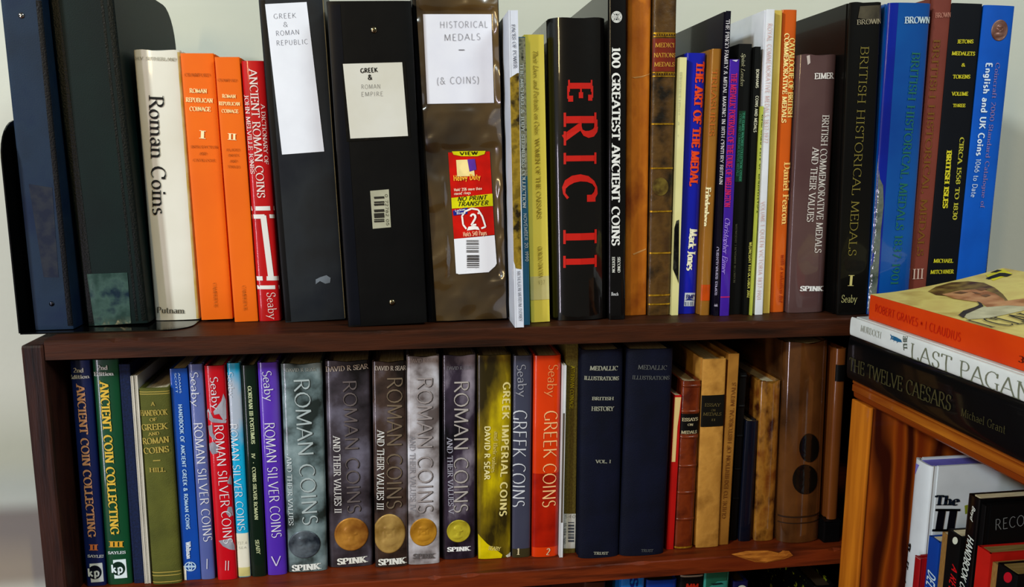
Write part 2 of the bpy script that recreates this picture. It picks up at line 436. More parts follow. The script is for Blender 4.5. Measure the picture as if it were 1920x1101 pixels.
    def put(s, x, z, off):
        x = min(max(x, .0001), s.w-.0001); z = min(max(z, .0002), s.h-.0002); return (x, s.yf(x)-off, z)
    def knob(s, c, r, m, name='rivet'):
        x, z = s.loc2(*c); bm = bmesh.new()
        bmesh.ops.create_uvsphere(bm, u_segments=16, v_segments=10, radius=r)
        for v in bm.verts: v.co = Vector((v.co.x, v.co.y*.55, v.co.z))+Vector((x, s.yf(x), z))
        return link(name, bm, m, s.root, True)
    def band(s, y, m, hh=.0016, name='raised_band', proud=.0012, dx=0):
        """raised cord across the spine at pixel height y"""
        px = s.pxmid(y); x, z = s.loc2(px, y); bm = bmesh.new(); n = 14; rows = []
        for i in range(n+1):
            u = math.sin(math.pi/2*(2*i/n-1)); xx = (u+1)/2*s.w; row = []
            for k in range(7):
                t = math.pi*k/6; row.append(bm.verts.new((min(max(xx, .0001), s.w-.0001), s.yf(xx)-proud*math.sin(t)+.0001, z+hh*math.cos(t))))
            rows.append(row)
        for i in range(n):
            for k in range(6): bm.faces.new((rows[i][k], rows[i+1][k], rows[i+1][k+1], rows[i][k+1]))
        return link(name, bm, m, s.root, True)
    def pxmid(s, y):
        # pixel column of the spine's centre line at pixel row y
        def pr(P):
            c = Vector((AX[k]*P.x+AY[k]*P.y+AZ[k]*P.z for k in range(3))); return PCX+FPX*c[0]/c[2], PCY+FPX*c[1]/c[2]
        a = pr(s.O+s.ex*s.w/2)
        b = pr(s.O+s.ex*s.w/2+s.ez*s.h)
        return a[0]+(b[0]-a[0])*(y-a[1])/(b[1]-a[1])
    def strip_(s, y0, y1, m, name='printed_band', off=.0003, u0=0, u1=1, label=None, nz=2):
        """full-width patch between pixel rows"""
        z0 = s.loc2(s.pxmid(y0), y0)[1]; z1 = s.loc2(s.pxmid(y1), y1)[1]; bm = bmesh.new(); n = 16; g = []
        z0 = min(z0, s.h-.0004); z1 = max(z1, .0002)
        for j in range(nz+1):
            z = z0+(z1-z0)*j/nz; row = []
            for i in range(n+1):
                u = (math.sin(math.pi/2*(2*i/n-1))+1)/2; x = (u0+(u1-u0)*u)*s.w
                row.append(bm.verts.new(s.put(x, z, off)))
            g.append(row)
        for j in range(nz):
            for i in range(n): bm.faces.new((g[j][i], g[j+1][i], g[j+1][i+1], g[j][i+1]))
        o = link(name, bm, m, s.root, True)
        if label: o['label'] = label
        return o

# ------------------------------------------------------------------ the setting
WALLM = mat('wall_paint', (214, 214, 200), .85, c2=(205, 206, 194), scale=3, bump=.25, bscale=90, detail=6)
bm = bmesh.new(); box(bm, -2.2, 2.2, WALLY, WALLY+.08, -1.15, 1.5)
tag(link('wall_back', bm, WALLM), kind='structure')
bm = bmesh.new(); box(bm, -2.2, 2.2, -1.6, WALLY+.08, -1.2, -1.15)
tag(link('floor', bm, mat('floor_wood', (96, 66, 40), .5, c2=(70, 45, 26), scale=4, stretch=(1, 12, 1))), kind='structure')

DARKS = mat('shelf_wood', (112, 52, 22), .45, c2=(62, 28, 14), c3=(94, 42, 18), scale=9, stretch=(1.2, 9, 14), detail=8, lo=.3, hi=.75, bump=.25, bscale=60, spec=.15)
DARKW = mat('dark_wood', (68, 40, 22), .5, c2=(34, 21, 13), c3=(50, 30, 18), scale=6, stretch=(1.2, 9, 14), detail=8, lo=.3, hi=.75, bump=.25, bscale=60, spec=.15)
DARKV = mat('dark_wood_upright', (60, 38, 30), .45, c2=(22, 16, 17), c3=(40, 27, 24), scale=9, stretch=(14, 9, 1.0), detail=8, lo=.3, hi=.75, bump=.25, bscale=60, spec=.15)
RAW = mat('raw_wood', (196, 122, 48), .75, c2=(150, 82, 26), scale=60, stretch=(1, 6, 8), bump=.6, bscale=250)
case = empty('bookcase', (-.02, .86, -1.15)); tag(case, 'dark stained wooden bookcase holding two rows of books against the wall', 'bookcase')
def part(name, m, parent, fn, label=None):
    bm = bmesh.new(); fn(bm); o = link(name, bm, m, parent)
    o.matrix_parent_inverse = Matrix.Translation(-Vector(parent.location))
    if label: o['label'] = label
    return o
XL, XR = -.3227, .668
def slab(x0, x1, zt, th, seed=1):
    def f(bm):
        # board whose front arris is worn: many small irregular facets
        rnd = random.Random(seed); n = 150; top = []; fr = []; bt = []; tb = []; bb = []
        for i in range(n+1):
            x = x0+(x1-x0)*i/n; d = .0007+abs(rnd.gauss(0, .0005))
            if rnd.random() < .05: d += .0016
            top.append(bm.verts.new((x, FRONT+d, zt))); fr.append(bm.verts.new((x, FRONT, zt-d)))
            bt.append(bm.verts.new((x, FRONT, zt-th+.0008))); tb.append(bm.verts.new((x, .998, zt)))
            bb.append(bm.verts.new((x, .998, zt-th)))
            if i:
                for A, B in ((tb, top), (top, fr), (fr, bt)): bm.faces.new((A[i-1], B[i-1], B[i], A[i]))
                bm.faces.new((bt[i-1], bb[i-1], bb[i], bt[i])); bm.faces.new((bb[i-1], tb[i-1], tb[i], bb[i]))
        for k in (0, n): bm.faces.new((tb[k], top[k], fr[k], bt[k], bb[k]))
        bmesh.ops.recalc_face_normals(bm, faces=bm.faces)
    return f
part('top_board', DARKW, case, slab(XL+.0188, XR-.0188, ZU, .0180, 1))
for z, sd in ((ZL, 2), (ZB, 3), (-.9, 4)): part('shelf', DARKS, case, slab(XL+.0188, XR-.0188, z, .0175, sd))
part('side_panel', DARKV, case, lambda bm: box(bm, XL, XL+.0185, FRONT-.0005, .998, -1.15, ZU-.0035, .0025))
part('side_panel', DARKV, case, lambda bm: box(bm, XR-.0185, XR, FRONT-.0005, .998, -1.15, ZU-.0035, .0025))
part('back_panel', DARKV, case, lambda bm: box(bm, XL+.0186, XR-.0186, .9985, 1.004, -1.15, ZU-.02))
part('plinth', DARKW, case, lambda bm: box(bm, XL+.0188, XR-.0188, .74, .76, -1.15, -.92))
# splintered bare wood on the front edge of the shelf
def chip(bm):
    pts = [(1372, 1040), (1400, 1034), (1440, 1033), (1464, 1038), (1468, 1033), (1480, 1034), (1487, 1042), (1470, 1049), (1437, 1056), (1415, 1054), (1392, 1047)]
    P = [atY(*p, FRONT-.0006) for p in pts]; c = sum(P, Vector())/len(P)
    A = [bm.verts.new(p) for p in P]; I = [bm.verts.new(c+(p-c)*.72+Vector((0, -.0012+random.uniform(-.0006, .0006), 0))) for p in P]
    B = [bm.verts.new(p+Vector((0, .0008, 0))) for p in P]; n = len(P); cc = bm.verts.new(c+Vector((0, -.001, 0)))
    for i in range(n):
        j = (i+1) % n; bm.faces.new((A[i], A[j], I[j], I[i])); bm.faces.new((I[i], I[j], cc)); bm.faces.new((B[i], B[j], A[j], A[i]))
    bmesh.ops.recalc_face_normals(bm, faces=bm.faces)
part('splintered_patch', RAW, case, chip, 'bare orange splintered wood on the shelf edge')

# pine bookcase standing at right angles in front
PINE = mat('pine', (214, 128, 40), .38, c2=(128, 58, 14), c3=(176, 92, 24), scale=7, stretch=(1, .5, 1), wave=True, dist=5, lo=.1, hi=.95, coat=.25)
PINEY = mat('pine_edge', (212, 132, 44), .38, c2=(120, 58, 16), scale=34, stretch=(.5, .12, 1.6), wave=True, dist=1.6, lo=.15, hi=.9, coat=.25)
PINEV = mat('pine_panel', (158, 76, 24), .42, c2=(62, 24, 9), c3=(118, 52, 16), scale=8, stretch=(1.2, 1, .28), wave=True, dist=7, lo=.05, hi=.95, coat=.2)
pc = empty('pine_bookcase', (.58, .45, -1.15)); tag(pc, 'orange varnished pine bookcase at right angles to the dark one, books piled on top', 'bookcase')
def top_board(bm):
    # moulded front edge: profile in (x, z), run along y
    z = -.2093
    prof = [(.72, z), (.4415, z), (.44, z-.0015), (.44, z-.0065), (.4412, z-.0075), (.44, z-.0085), (.44, z-.0145), (.4418, z-.0158), (.4425, z-.0205), (.4445, z-.0225), (.72, z-.0225)]
    prism(bm, prof, 'y', .15, .7095)
part('top_board', PINEY, pc, top_board)
part('end_panel', PINEV, pc, lambda bm: box(bm, .4435, .72, .679, .7090, -1.15, -.2320, .002))
part('face_edge', PINEY if False else mat('pine_stile', (206, 122, 38), .4, c2=(160, 84, 24), scale=22, stretch=(3, 3, .25), detail=6, coat=.25), pc,
     lambda bm: box(bm, .4400, .4434, .677, .7090, -1.15, -.2320, .0012), 'bright orange front edge strip of the end panel')
part('end_panel', PINEV, pc, lambda bm: box(bm, .44, .72, .15, .178, -1.15, -.2320, .002))
part('shelf', PINEY, pc, lambda bm: box(bm, .445, .708, .1781, .6785, -.520, -.500, .001))
part('shelf', PINEY, pc, lambda bm: box(bm, .445, .708, .1781, .6785, -.86, -.84, .001))
part('back_panel', PINEV, pc, lambda bm: box(bm, .709, .716, .1785, .6785, -1.15, -.2320))

# chair added just out of view, only to cast the soft wall shadow
ch = empty('added_shadow_chair', (-.66, .68, -1.15)); tag(ch, 'added unseen wooden chair left of the dark bookcase, casting the wall shadow', 'chair')
CHW = mat('chair_wood', (120, 84, 50), .5, c2=(90, 60, 34), scale=12, stretch=(1, 8, 8))
part('seat', CHW, ch, lambda bm: box(bm, -.87, -.455, .50, .90, -.715, -.69, .006))
part('backrest', CHW, ch, lambda bm: box(bm, -.868, -.446, .878, .896, -.41, -.322, .006))
for x in (-.85, -.475):
    part('leg', CHW, ch, lambda bm: box(bm, x-.018, x+.018, .875, .90, -1.15, -.7155, .003))
    part('leg', CHW, ch, lambda bm: box(bm, x-.018, x+.018, .51, .545, -1.15, -.7155, .003))
    part('back_post', CHW, ch, lambda bm: box(bm, x-.014, x+.014, .879, .895, -.6895, -.4105, .002))
# ------------------------------------------------------------------ black metal bookends
BLK = mat('black_enamel', (10, 10, 11), .16, c2=(8, 8, 9), coat=.3)
def bookend(x_up, x_tip, y0, y1, ztop, label):
    r = empty('bookend', (x_up, (y0+y1)/2, ZU)); tag(r, label, 'bookend')
    sgn = 1 if x_tip > x_up else -1; rr = .022
    a, b = min(x_up, x_tip), max(x_up, x_tip)
    if sgn > 0: pts = [(a, y0), (b-rr, y0)]+[(b-rr+rr*math.sin(t), y0+rr-rr*math.cos(t)) for t in (math.pi/2*i/8 for i in range(1, 9))]+[(b, y1), (a, y1)]
    else: pts = [(b, y0), (b, y1), (a, y1), (a, y0+rr)]+[(a+rr-rr*math.cos(t), y0+rr-rr*math.sin(t)) for t in (math.pi/2*i/8 for i in range(1, 9))]
    bm = bmesh.new(); prism(bm, pts, 'z', ZU+.0002, ZU+.0013)
    o = link('base_plate', bm, BLK, r); o.matrix_parent_inverse = Matrix.Translation(-r.location)
    h = ztop; R_ = .035
    poly = [(y0, ZU+.0013), (y0, h-R_)]+[(y0+R_-R_*math.cos(t), h-R_+R_*math.sin(t)) for t in (math.pi/2*i/8 for i in range(1, 9))]
    poly += [(y1-R_+R_*math.sin(t), h-R_+R_*math.cos(t)) for t in (math.pi/2*i/8 for i in range(0, 9))]+[(y1, ZU+.0013)]
    bm = bmesh.new(); prism(bm, poly, 'x', x_up-(.0006 if sgn > 0 else -.0006)-.0006, x_up-(.0006 if sgn > 0 else -.0006)+.0006)
    o = link('upright_plate', bm, BLK, r); o.matrix_parent_inverse = Matrix.Translation(-r.location)
bookend(-.3345, -.1915, .748, .93, .035, 'black metal bookend whose base plate runs under the left binders and white book')

# ------------------------------------------------------------------ cover materials
def cloth(k, c, **kw): return mat(k, c, kw.pop('rough', .75), c2=tuple(int(v*.8) for v in c), scale=500, bump=.5, bscale=1400, **kw)
def gloss(k, c, **kw): return mat(k, c, kw.pop('rough', .32), c2=tuple(int(v*.9) for v in c), scale=15, coat=kw.pop('coat', .5), **kw)
def matte(k, c, **kw): return mat(k, c, kw.pop('rough', .55), c2=tuple(int(v*.9) for v in c), scale=20, **kw)
WHITE = (236, 236, 230); GOLD = (214, 178, 74)
PAPERW = mat('paper_white', (236, 238, 246), .7, c2=(230, 232, 240))
U = 'U'
# ---- navy binder
NAVYB = mat('navy_vinyl', (36, 52, 68), .5, c2=(22, 40, 64), c3=(32, 46, 60), scale=14, bump=.1, bscale=900, spec=.12)
b = Book('navy vinyl ring binder at the far left of the top row, rivets on its spine', (0, 78, 0), (66, 138, 619), U, NAVYB, depth=.2, e=.0022, p=7,
         t=.003, kind='binder', name='ring_binder', cat='binder', extra=.02, rnd_back=.02, raise_=.0015)
STEEL = mat('steel', (200, 200, 200), .12, metal=1)
b.knob((40, 29), .0026, STEEL); b.knob((97, 570), .0022, mat('dark_steel', (60, 62, 70), .3, metal=1))
b.Q([(54, 345), (98, 352), (110, 520), (82, 520)], mat('scuffed_vinyl', (46, 50, 58), .5, c2=(26, 36, 54), scale=90, lo=.4, hi=.6), 'scuffed_patch', .0002, label='greyed rubbed area')
# dark hinge strip
b.strip_(0, 612, mat('hinge_vinyl', (9, 14, 22), .4, bump=.4, bscale=600), 'hinge_strip', .00025, .86, 1)
# ---- green binder
GREENB = mat('green_vinyl', (12, 36, 34), .5, c2=(8, 28, 28), scale=16, bump=.1, bscale=900, spec=.12)
b = Book('dark green vinyl ring binder with a clear pocket at the foot of its spine', (80, 206, 0), (143, 284, 611), U, GREENB, depth=.197, e=.0022, p=7,
         t=.003, kind='binder', name='ring_binder', cat='binder', extra=.024, rnd_back=.036, raise_=.0015)
b.strip_(0, 604, mat('hinge_green', (7, 18, 15), .4, bump=.4, bscale=600), 'hinge_strip', .00025, .0, .16)
b.strip_(0, 604, mat('hinge_green', (7, 18, 15), .4), 'hinge_strip', .00025, .80, .84)
b.strip_(0, 604, mat('hinge_green', (7, 18, 15), .4), 'hinge_strip', .00025, .9, 1)
b.Q([(163, 514), (239, 511), (246, 606), (178, 612)], mat('pocket_film', (66, 84, 78), .18, c2=(26, 46, 58), c3=(48, 66, 62), scale=55, bump=.8, bscale=60, coat=.6), 'clear_pocket', .0005, label='clear plastic label pocket')
# ---- white Roman Coins
b = Book('broad white jacketed book with large black serif title, right of the dark green binder', (241, 338, 95), (283, 374, 601), U,
         mat('cream_jacket', (232, 229, 216), .42, c2=(218, 213, 196), scale=9, coat=.25), depth=.17, e=.07, p=3.2, soft=.0012, raise_=.0015)
b.strip_(97, 599, mat('aged_edge', (205, 186, 128), .5, c2=(190, 160, 70), scale=60), 'yellowed_edge', .00025, .93, 1)
b.T('Roman Coins', (293, 180), (300, 404), 27, (24, 24, 24), 'serif', 'title_lettering')
b.T('Putnam', (295, 581), (346, 582), 11, (60, 56, 44), 'serif', 'publisher_lettering')
b.T('C.H.V. SUTHERLAND', (248, 110), (332, 112), 6, (150, 142, 118), 'serif', 'author_lettering')
# ---- two orange volumes
ORG = mat('orange_jacket', (240, 108, 0), .55, c2=(230, 98, 0), scale=12)
CRG = 'orange twin volumes beside the white book'
for (tp, bt, n, lab, cx) in (((338, 400, 101), (377, 437, 600), 'I', 'bright orange book marked I, the wider of the two orange volumes', 0),
                         ((402, 449, 108), (440, 484, 604), 'II', 'bright orange book marked II, the narrower of the two orange volumes', 1)):
    b = Book(lab, tp, bt, U, ORG, depth=.165, e=.03, p=5, kind='hard', raise_=.0015 if not cx else 0, cname='cover')
    if not cx:
        b.T([('ROMAN', (356, 170), (388, 171), 8), ('REPUBLICAN', (349, 187), (399, 189), 8), ('COINAGE', (356, 204), (395, 205), 8)], None, None, 0, (250, 226, 160), 'bold', 'title_lettering')
        b.T('I', (375, 252), (385, 253), 15, (250, 232, 180), 'bold', 'volume_number')
        b.T([('CRAWFORD', (346, 140), (394, 141), 6), ('INTRODUCTION', (358, 275), (408, 276), 5), ('AND', (374, 288), (388, 288), 5), ('CATALOGUE', (362, 300), (404, 301), 5)], None, None, 0, (176, 84, 20), 'serif', 'author_lettering')
        b.T('CAMBRIDGE', (402, 530), (405, 576), 6, (190, 96, 26), 'serif', 'publisher_lettering')
    else:
        b.T([('ROMAN', (417, 180), (442, 181), 6.5), ('REPUBLICAN', (411, 194), (450, 195), 6.5), ('COINAGE', (416, 208), (447, 209), 6.5)], None, None, 0, (250, 226, 160), 'bold', 'title_lettering')
        b.T('II', (428, 256), (443, 257), 12, (250, 232, 180), 'bold', 'volume_number')
        b.T([('CRAWFORD', (408, 150), (445, 151), 5), ('PLATES', (425, 281), (450, 281), 4.5), ('INDEX', (428, 291), (448, 291), 4.5), ('AND', (431, 302), (445, 302), 4.5), ('TABLES', (427, 312), (450, 313), 4.5)], None, None, 0, (176, 84, 20), 'serif', 'author_lettering')
        b.T('CAMBRIDGE', (457, 535), (460, 582), 6, (190, 96, 26), 'serif', 'publisher_lettering')
# ---- red dictionary
b = Book('red glossy book with a white key pattern, left of the black strip labelled binder', (450, 496, 115), (484, 527, 603), U, gloss('red_jacket', (196, 20, 26)), depth=.15, e=.12, p=2.8)
W1 = (232, 214, 206)
b.T('ANCIENT ROMAN COINS', (474, 130), (490, 371), 15, W1, 'serif', 'title_lettering')
b.T('JOHN MELVILLE JONES', (462, 178), (474, 326), 8, W1, 'serif', 'author_lettering')
b.T('A DICTIONARY OF', (493, 196), (500, 308), 8, W1, 'serif', 'subtitle_lettering')
b.T('Seaby', (508, 548), (512, 598), 17, W1, 'light', 'publisher_lettering')
WP = ink((226, 222, 216))
for q in ([(471, 387), (516, 386), (517, 394), (472, 395)], [(471, 402), (496, 402), (497, 410), (472, 410)], [(488, 404), (499, 404), (514, 522), (503, 522)],
          [(500, 518), (524, 517), (525, 525), (500, 526)], [(481, 518), (492, 518), (493, 526), (482, 526)], [(482, 535), (525, 534), (525, 541), (483, 542)], [(505, 402), (516, 402), (517, 409), (506, 409)]):
    b.Q(q, WP, 'key_pattern_bar', .0004, 4, 2)
# ---- black binder GREEK & ROMAN REPUBLIC
V1 = mat('black_vinyl_scuffed', (46, 49, 52), .42, c2=(30, 34, 42), c3=(40, 40, 40), scale=10, bump=.3, bscale=25, spec=.15)
b = Book('black vinyl binder with a long white handwritten strip label down its spine', (483, 607, 0), (534, 648, 604), U, V1, depth=.21, e=.0025, p=6,
         t=.003, kind='binder', name='ring_binder', cat='binder', extra=.012, rnd_back=.02)
b.on(b.Q([(497, 8), (575, 4), (608, 284), (529, 290)], PAPERW, 'paper_label', .0005, label='long white paper strip'))
b.T([('GREEK', (513, 31), (555, 29), 9), ('&', (531, 46), (540, 46), 9), ('ROMAN', (517, 63), (561, 60), 9), ('REPUBLIC', (518, 81), (577, 78), 9)], None, None, 0, (96, 98, 112), 'hand', 'handwriting')
b.off()
b.strip_(0, 600, mat('hinge_black', (12, 12, 14), .4), 'hinge_strip', .00025, 0, .1)
b.strip_(0, 600, mat('cream_highlight', (150, 136, 100), .5), 'edge_highlight', .0003, .985, 1)  # thin highlight along the spine edge, painted as a cream line
b.G([(592, 524), (600, 520), (612, 516), (620, 521), (619, 530), (610, 532), (600, 527), (592, 533)], mat('white_scuff', (112, 120, 128), .6), 'scuff_mark')
# ---- black binder with small card
V2 = mat('black_vinyl', (18, 18, 18), .4, c2=(12, 12, 13), scale=20, bump=.3, bscale=40)
b = Book('black vinyl binder with a small cream card label and a barcode sticker', (612, 771, 5), (652, 802, 612), U, V2, depth=.21, e=.003, p=6,
         t=.003, kind='binder', name='ring_binder', cat='binder', rnd_back=.02)
b.strip_(8, 606, mat('hinge_navy', (16, 20, 30), .35), 'hinge_strip', .0003, .02, .16)
b.knob((701, 56), .003, mat('brass_knob', (150, 140, 110), .2, metal=1)); b.knob((735, 567), .003, mat('brass_knob', (150, 140, 110), .2, metal=1))
b.Q([(641, 119), (760, 115), (770, 258), (650, 266)], mat('pocket_black', (24, 22, 18), .15, bump=1.5, bscale=90, coat=.7), 'card_pocket', .0005, 10, 10)
b.on(b.Q([(643, 120), (754, 117), (765, 255), (657, 260)], mat('cream_card', (216, 214, 204), .35, c2=(206, 202, 186), scale=14, coat=.6, bump=.8, bscale=22), 'card_label', .0008, label='cream card in a clear pocket'))
b.off_text = .0012
b.T([('GREEK', (676, 133), (708, 131), 8), ('&', (690, 145), (698, 145), 9)], None, None, 0, (30, 30, 30), 'sansbold', 'crossed_out_handwriting')
b.T([('ROMAN', (677, 163), (713, 162), 8), ('EMPIRE', (677, 177), (718, 176), 8)], None, None, 0, (112, 108, 104), 'hand', 'handwriting')
b.off()
b.on(b.Q([(694, 358), (729, 355), (733, 426), (699, 429)], mat('sticker_grey', (176, 174, 150), .5, c2=(160, 158, 134), scale=60), 'barcode_sticker', .0006))
b.off_text = .0009
for y0, y1 in ((369, 373), (378, 381), (382, 386), (393, 398), (400, 409), (411, 413), (414, 417)):
    b.Q([(701, y0), (720, y0-1), (721, y1-1), (702, y1)], ink((52, 50, 44)), 'barcode_bar', .0009, 2, 1)
b.T('0 72782 05', (724, 364), (727, 423), 5, (90, 88, 74), 'sans', 'barcode_digits')
b.off()
# ---- film binder HISTORICAL MEDALS, warm reflections painted into the film as brown
FILM = mat('film_warm_reflections', (98, 76, 46), .21, c2=(36, 28, 20), scale=9, coat=1, spec=.9)
b = Book('binder in wrinkled clear film, painted brown reflections, white handwritten sheet and red yellow price label', (771, 936, 0), (803, 954, 603), U,
         mat('black_vinyl_edge', (16, 16, 22), .35, c2=(10, 10, 14)), depth=.21, e=.003, p=6, t=.003, kind='binder', name='ring_binder', cat='binder', extra=.01, rnd_back=.02)
b.Q([(779, -12), (932, -12), (949, 596), (818, 601)], FILM, 'clear_sleeve', .0004, 40, 130, wrink=.0042, calm=[b.loc2(790, 22)+b.loc2(929, 198), b.loc2(836, 280)+b.loc2(934, 515)], label='wrinkled glossy clear sleeve')
b.on(b.Q([(793, 27), (921, 27), (926, 193), (801, 195)], mat('sheet_white', (232, 232, 240), .22, c2=(226, 226, 236), coat=.8, bump=1.2, bscale=14), 'paper_label', .0011, label='white handwritten sheet'))
b.off_text = .0016
b.T([('HISTORICAL', (824, 47), (914, 46), 12), ('MEDALS', (832, 71), (900, 69), 12), ('-', (857, 91), (872, 91), 30), ('(& COINS)', (818, 152), (898, 150), 13)], None, None, 0, (120, 118, 122), 'hand', 'handwriting')
b.off()
RED = mat('label_red', (214, 30, 14), .25, coat=.5); YEL = mat('label_yellow', (232, 226, 20), .25, coat=.5)
b.on(b.Q([(840, 286), (918, 284), (927, 440), (851, 448)], RED, 'price_label', .0012, 4, 4, label='red and yellow binder label with barcode foot'))
b.G([(847, 284), (910, 283), (908, 289), (895, 293), (865, 293), (850, 290)], YEL, 'label_arch', .0018)
b.T('VIEW', (862, 288), (894, 287), 6, (40, 40, 10), 'sansbold', 'label_lettering') if False else None
b.off_text = .0022
b.T('VIEW', (862, 288), (895, 287), 6, (50, 40, 10), 'sansbold', 'label_lettering')
b.Q([(855, 300), (886, 299), (890, 330), (857, 331)], mat('label_flash', (250, 226, 150), .3), 'label_flash', .0017, 2, 2)
b.G([(876, 299), (890, 298), (893, 318), (880, 322)], mat('label_purple', (96, 60, 160), .3), 'label_mark', .0019)
b.T('Heavy Duty', (850, 334), (900, 331), 10, (250, 190, 60), 'sansbold', 'label_lettering')
b.T([('Hold 25% more than', (851, 356), (903, 353), 5), ('round rings', (851, 363), (882, 361), 5)], None, None, 0, (250, 220, 190), 'sansbold', 'label_lettering')
b.Q([(846, 371), (923, 363), (924, 386), (847, 391)], YEL, 'label_stripe', .0018, 4, 1)
b.T([('NO PRINT', (857, 373), (911, 370), 8), ('TRANSFER', (857, 383), (914, 380), 8)], None, None, 0, (62, 60, 16), 'sansitalic', 'label_lettering')
b.Q([(849, 395), (876, 389), (876, 401), (850, 404)], mat('label_blue', (40, 50, 140), .3), 'label_flag', .0018, 2, 1)
b.T([('Locking', (853, 395), (872, 392), 4), ('Rings', (856, 400), (872, 398), 4)], None, None, 0, (230, 230, 240), 'sansbold', 'label_lettering')
b.T('2', (881, 412), (893, 411), 20, (246, 240, 230), 'sansbold', 'label_number')
b.T('"', (895, 405), (899, 405), 14, (246, 240, 230), 'sansbold', 'label_inch_mark')
# ring outline
ring = [(874, 429), (868, 421), (866, 405), (872, 396), (884, 391), (896, 393), (904, 406), (910, 425), (902, 428)]
for (p, q) in zip(ring, ring[1:]):
    dx, dy = q[0]-p[0], q[1]-p[1]; l = math.hypot(dx, dy); nx, ny = -dy/l*1.6, dx/l*1.6
    b.G([(p[0]+nx, p[1]+ny), (q[0]+nx, q[1]+ny), (q[0]-nx, q[1]-ny), (p[0]-nx, p[1]-ny)], ink((246, 240, 232)), 'ring_outline', .0020)
b.G([(875, 432), (878, 425), (888, 423), (896, 425), (899, 431), (890, 430)], ink((246, 240, 232)), 'ring_outline', .0020)
b.T('Holds 540 Pages', (868, 439), (912, 436), 8, (250, 190, 150), 'sansbold', 'label_lettering')
b.off()
b.on(b.Q([(851, 448), (927, 441), (931, 494), (855, 513)], ink((236, 236, 240)), 'barcode_panel', .0015, 4, 2, label='white barcode panel'))
b.G([(855, 512), (931, 494), (928, 499), (919, 507), (916, 510), (860, 514)], ink((236, 236, 240)), 'barcode_panel', .0015)
b.bars(874, 897, 450, 475, 14, (110, 110, 110), off=.0020); b.bars(875, 898, 478, 503, 15, (60, 60, 60), off=.0020)
b.off()
# ---- FACES OF POWER
WG = mat('white_coated', (222, 226, 236), .35, c2=(214, 218, 230), coat=.3)
b = Book('slim white book with a gold coin picture on its spine, beside the film covered binder', (944, 971, 20), (957, 982, 615), U, WG, depth=.21, e=.0012, p=4, kind='paper', t=.0012, lim=True)
GB = mat('gold_coin_print', (150, 122, 44), .35, c2=(46, 36, 14), c3=(110, 88, 30), scale=70, detail=5, bump=.6, bscale=200, coat=.4)
b.G([(956, 146), (970, 137), (974, 137), (978, 505), (967, 503), (960, 490), (955, 420), (949, 240), (947, 165)], GB, 'coin_print', .0004, 'gold coin photograph on the spine')
b.T('FACES OF POWER', (962, 46), (966, 128), 6.5, (96, 98, 112), 'serif', 'title_lettering')
b.T('NICHOLSON MUSEUM SYDNEY', (972, 508), (976, 602), 6, (120, 122, 130), 'serif', 'publisher_lettering')
# ---- thin auction catalogue, speckled top, blue lower
b = Book('very thin catalogue, speckled grey above and steel blue below, left of the yellow book', (972, 985, 70), (982, 993, 610), U, matte('steel_blue', (62, 116, 152)), depth=.20, e=.0006, p=4, kind='paper', t=.0008)
b.strip_(71, 330, mat('speckle', (170, 168, 140), .4, c2=(60, 60, 48), c3=(120, 120, 100), scale=230, coat=.3), 'speckled_print', .0004)
b.T('THE MICHAEL & JUDY STEINBERG COLLECTION', (978, 120), (983, 390), 6.5, (232, 236, 226), 'bold', 'title_lettering')
b.T('NOVEMBER 20, 1990', (984, 400), (988, 490), 6, (220, 230, 230), 'sans', 'date_lettering')
# ---- yellow Women of the Caesars
b = Book('lemon yellow book with faint olive title and a translucent shelf sticker near its foot', (983, 1019, 66), (995, 1032, 605), U, mat('yellow_jacket', (250, 236, 104), .4, c2=(240, 222, 84), scale=10, coat=.35), depth=.18, e=.03, p=4)
OLT = (158, 140, 56)
b.T('Their Lives and Portraits on Coins', (1004, 94), (1007, 252), 9, OLT, 'italic', 'subtitle_lettering')
b.T('WOMEN OF THE CAESARS', (1007, 260), (1011, 410), 8, OLT, 'serif', 'title_lettering')
b.T('GIORGIO GIACOSA', (1012, 462), (1014, 520), 8, OLT, 'serif', 'author_lettering')
b.on(b.strip_(518, 562, mat('sticker_clear', (226, 218, 150), .3, c2=(218, 208, 132)), 'shelf_sticker', .0004))
b.T('937', (1009, 530), (1021, 529), 8, (170, 160, 110), 'hand', 'sticker_lettering')
b.off()
# ---- ERIC II
b = Book('very thick glossy black book with large red letters on its spine', (1028, 1141, 35), (1043, 1140, 602), U, mat('black_gloss', (14, 11, 9), .3, c2=(9, 8, 7), coat=1, bump=.25, bscale=30), depth=.215, e=.15, p=2.3, t=.003, soft=.001)
RD = (190, 34, 20)
for ch, y0, y1, cap in (('E', 154, 188, 43), ('R', 216, 262, 55), ('I', 288, 306, 55), ('C', 330, 377, 55), ('I', 433, 455, 56), ('I', 481, 500, 56)):
    b.T(ch, (1088, y0), (1088, y1), cap, RD, 'bold', 'title_letter', label='red spine letter')
# ---- 100 greatest
b = Book('tall slim black book with white title reading down, right of the thick black red-lettered one', (1142, 1174, 0), (1141, 1173, 600), U, mat('black_satin', (16, 15, 15), .3, c2=(12, 11, 12), coat=.5), depth=.235, e=.06, p=3, extra=.012, t=.0026)
b.T('100 GREATEST ANCIENT COINS', (1155, 89), (1154, 460), 15, (232, 232, 226), 'bold', 'title_lettering')
b.T([('SECOND', (1160, 482), (1160, 511), 5), ('EDITION', (1150, 482), (1150, 511), 5)], None, None, 0, (210, 210, 200), 'bold', 'edition_lettering')
b.T('Bosch', (1146, 551), (1159, 551), 6, (200, 200, 200), 'bold', 'author_lettering')
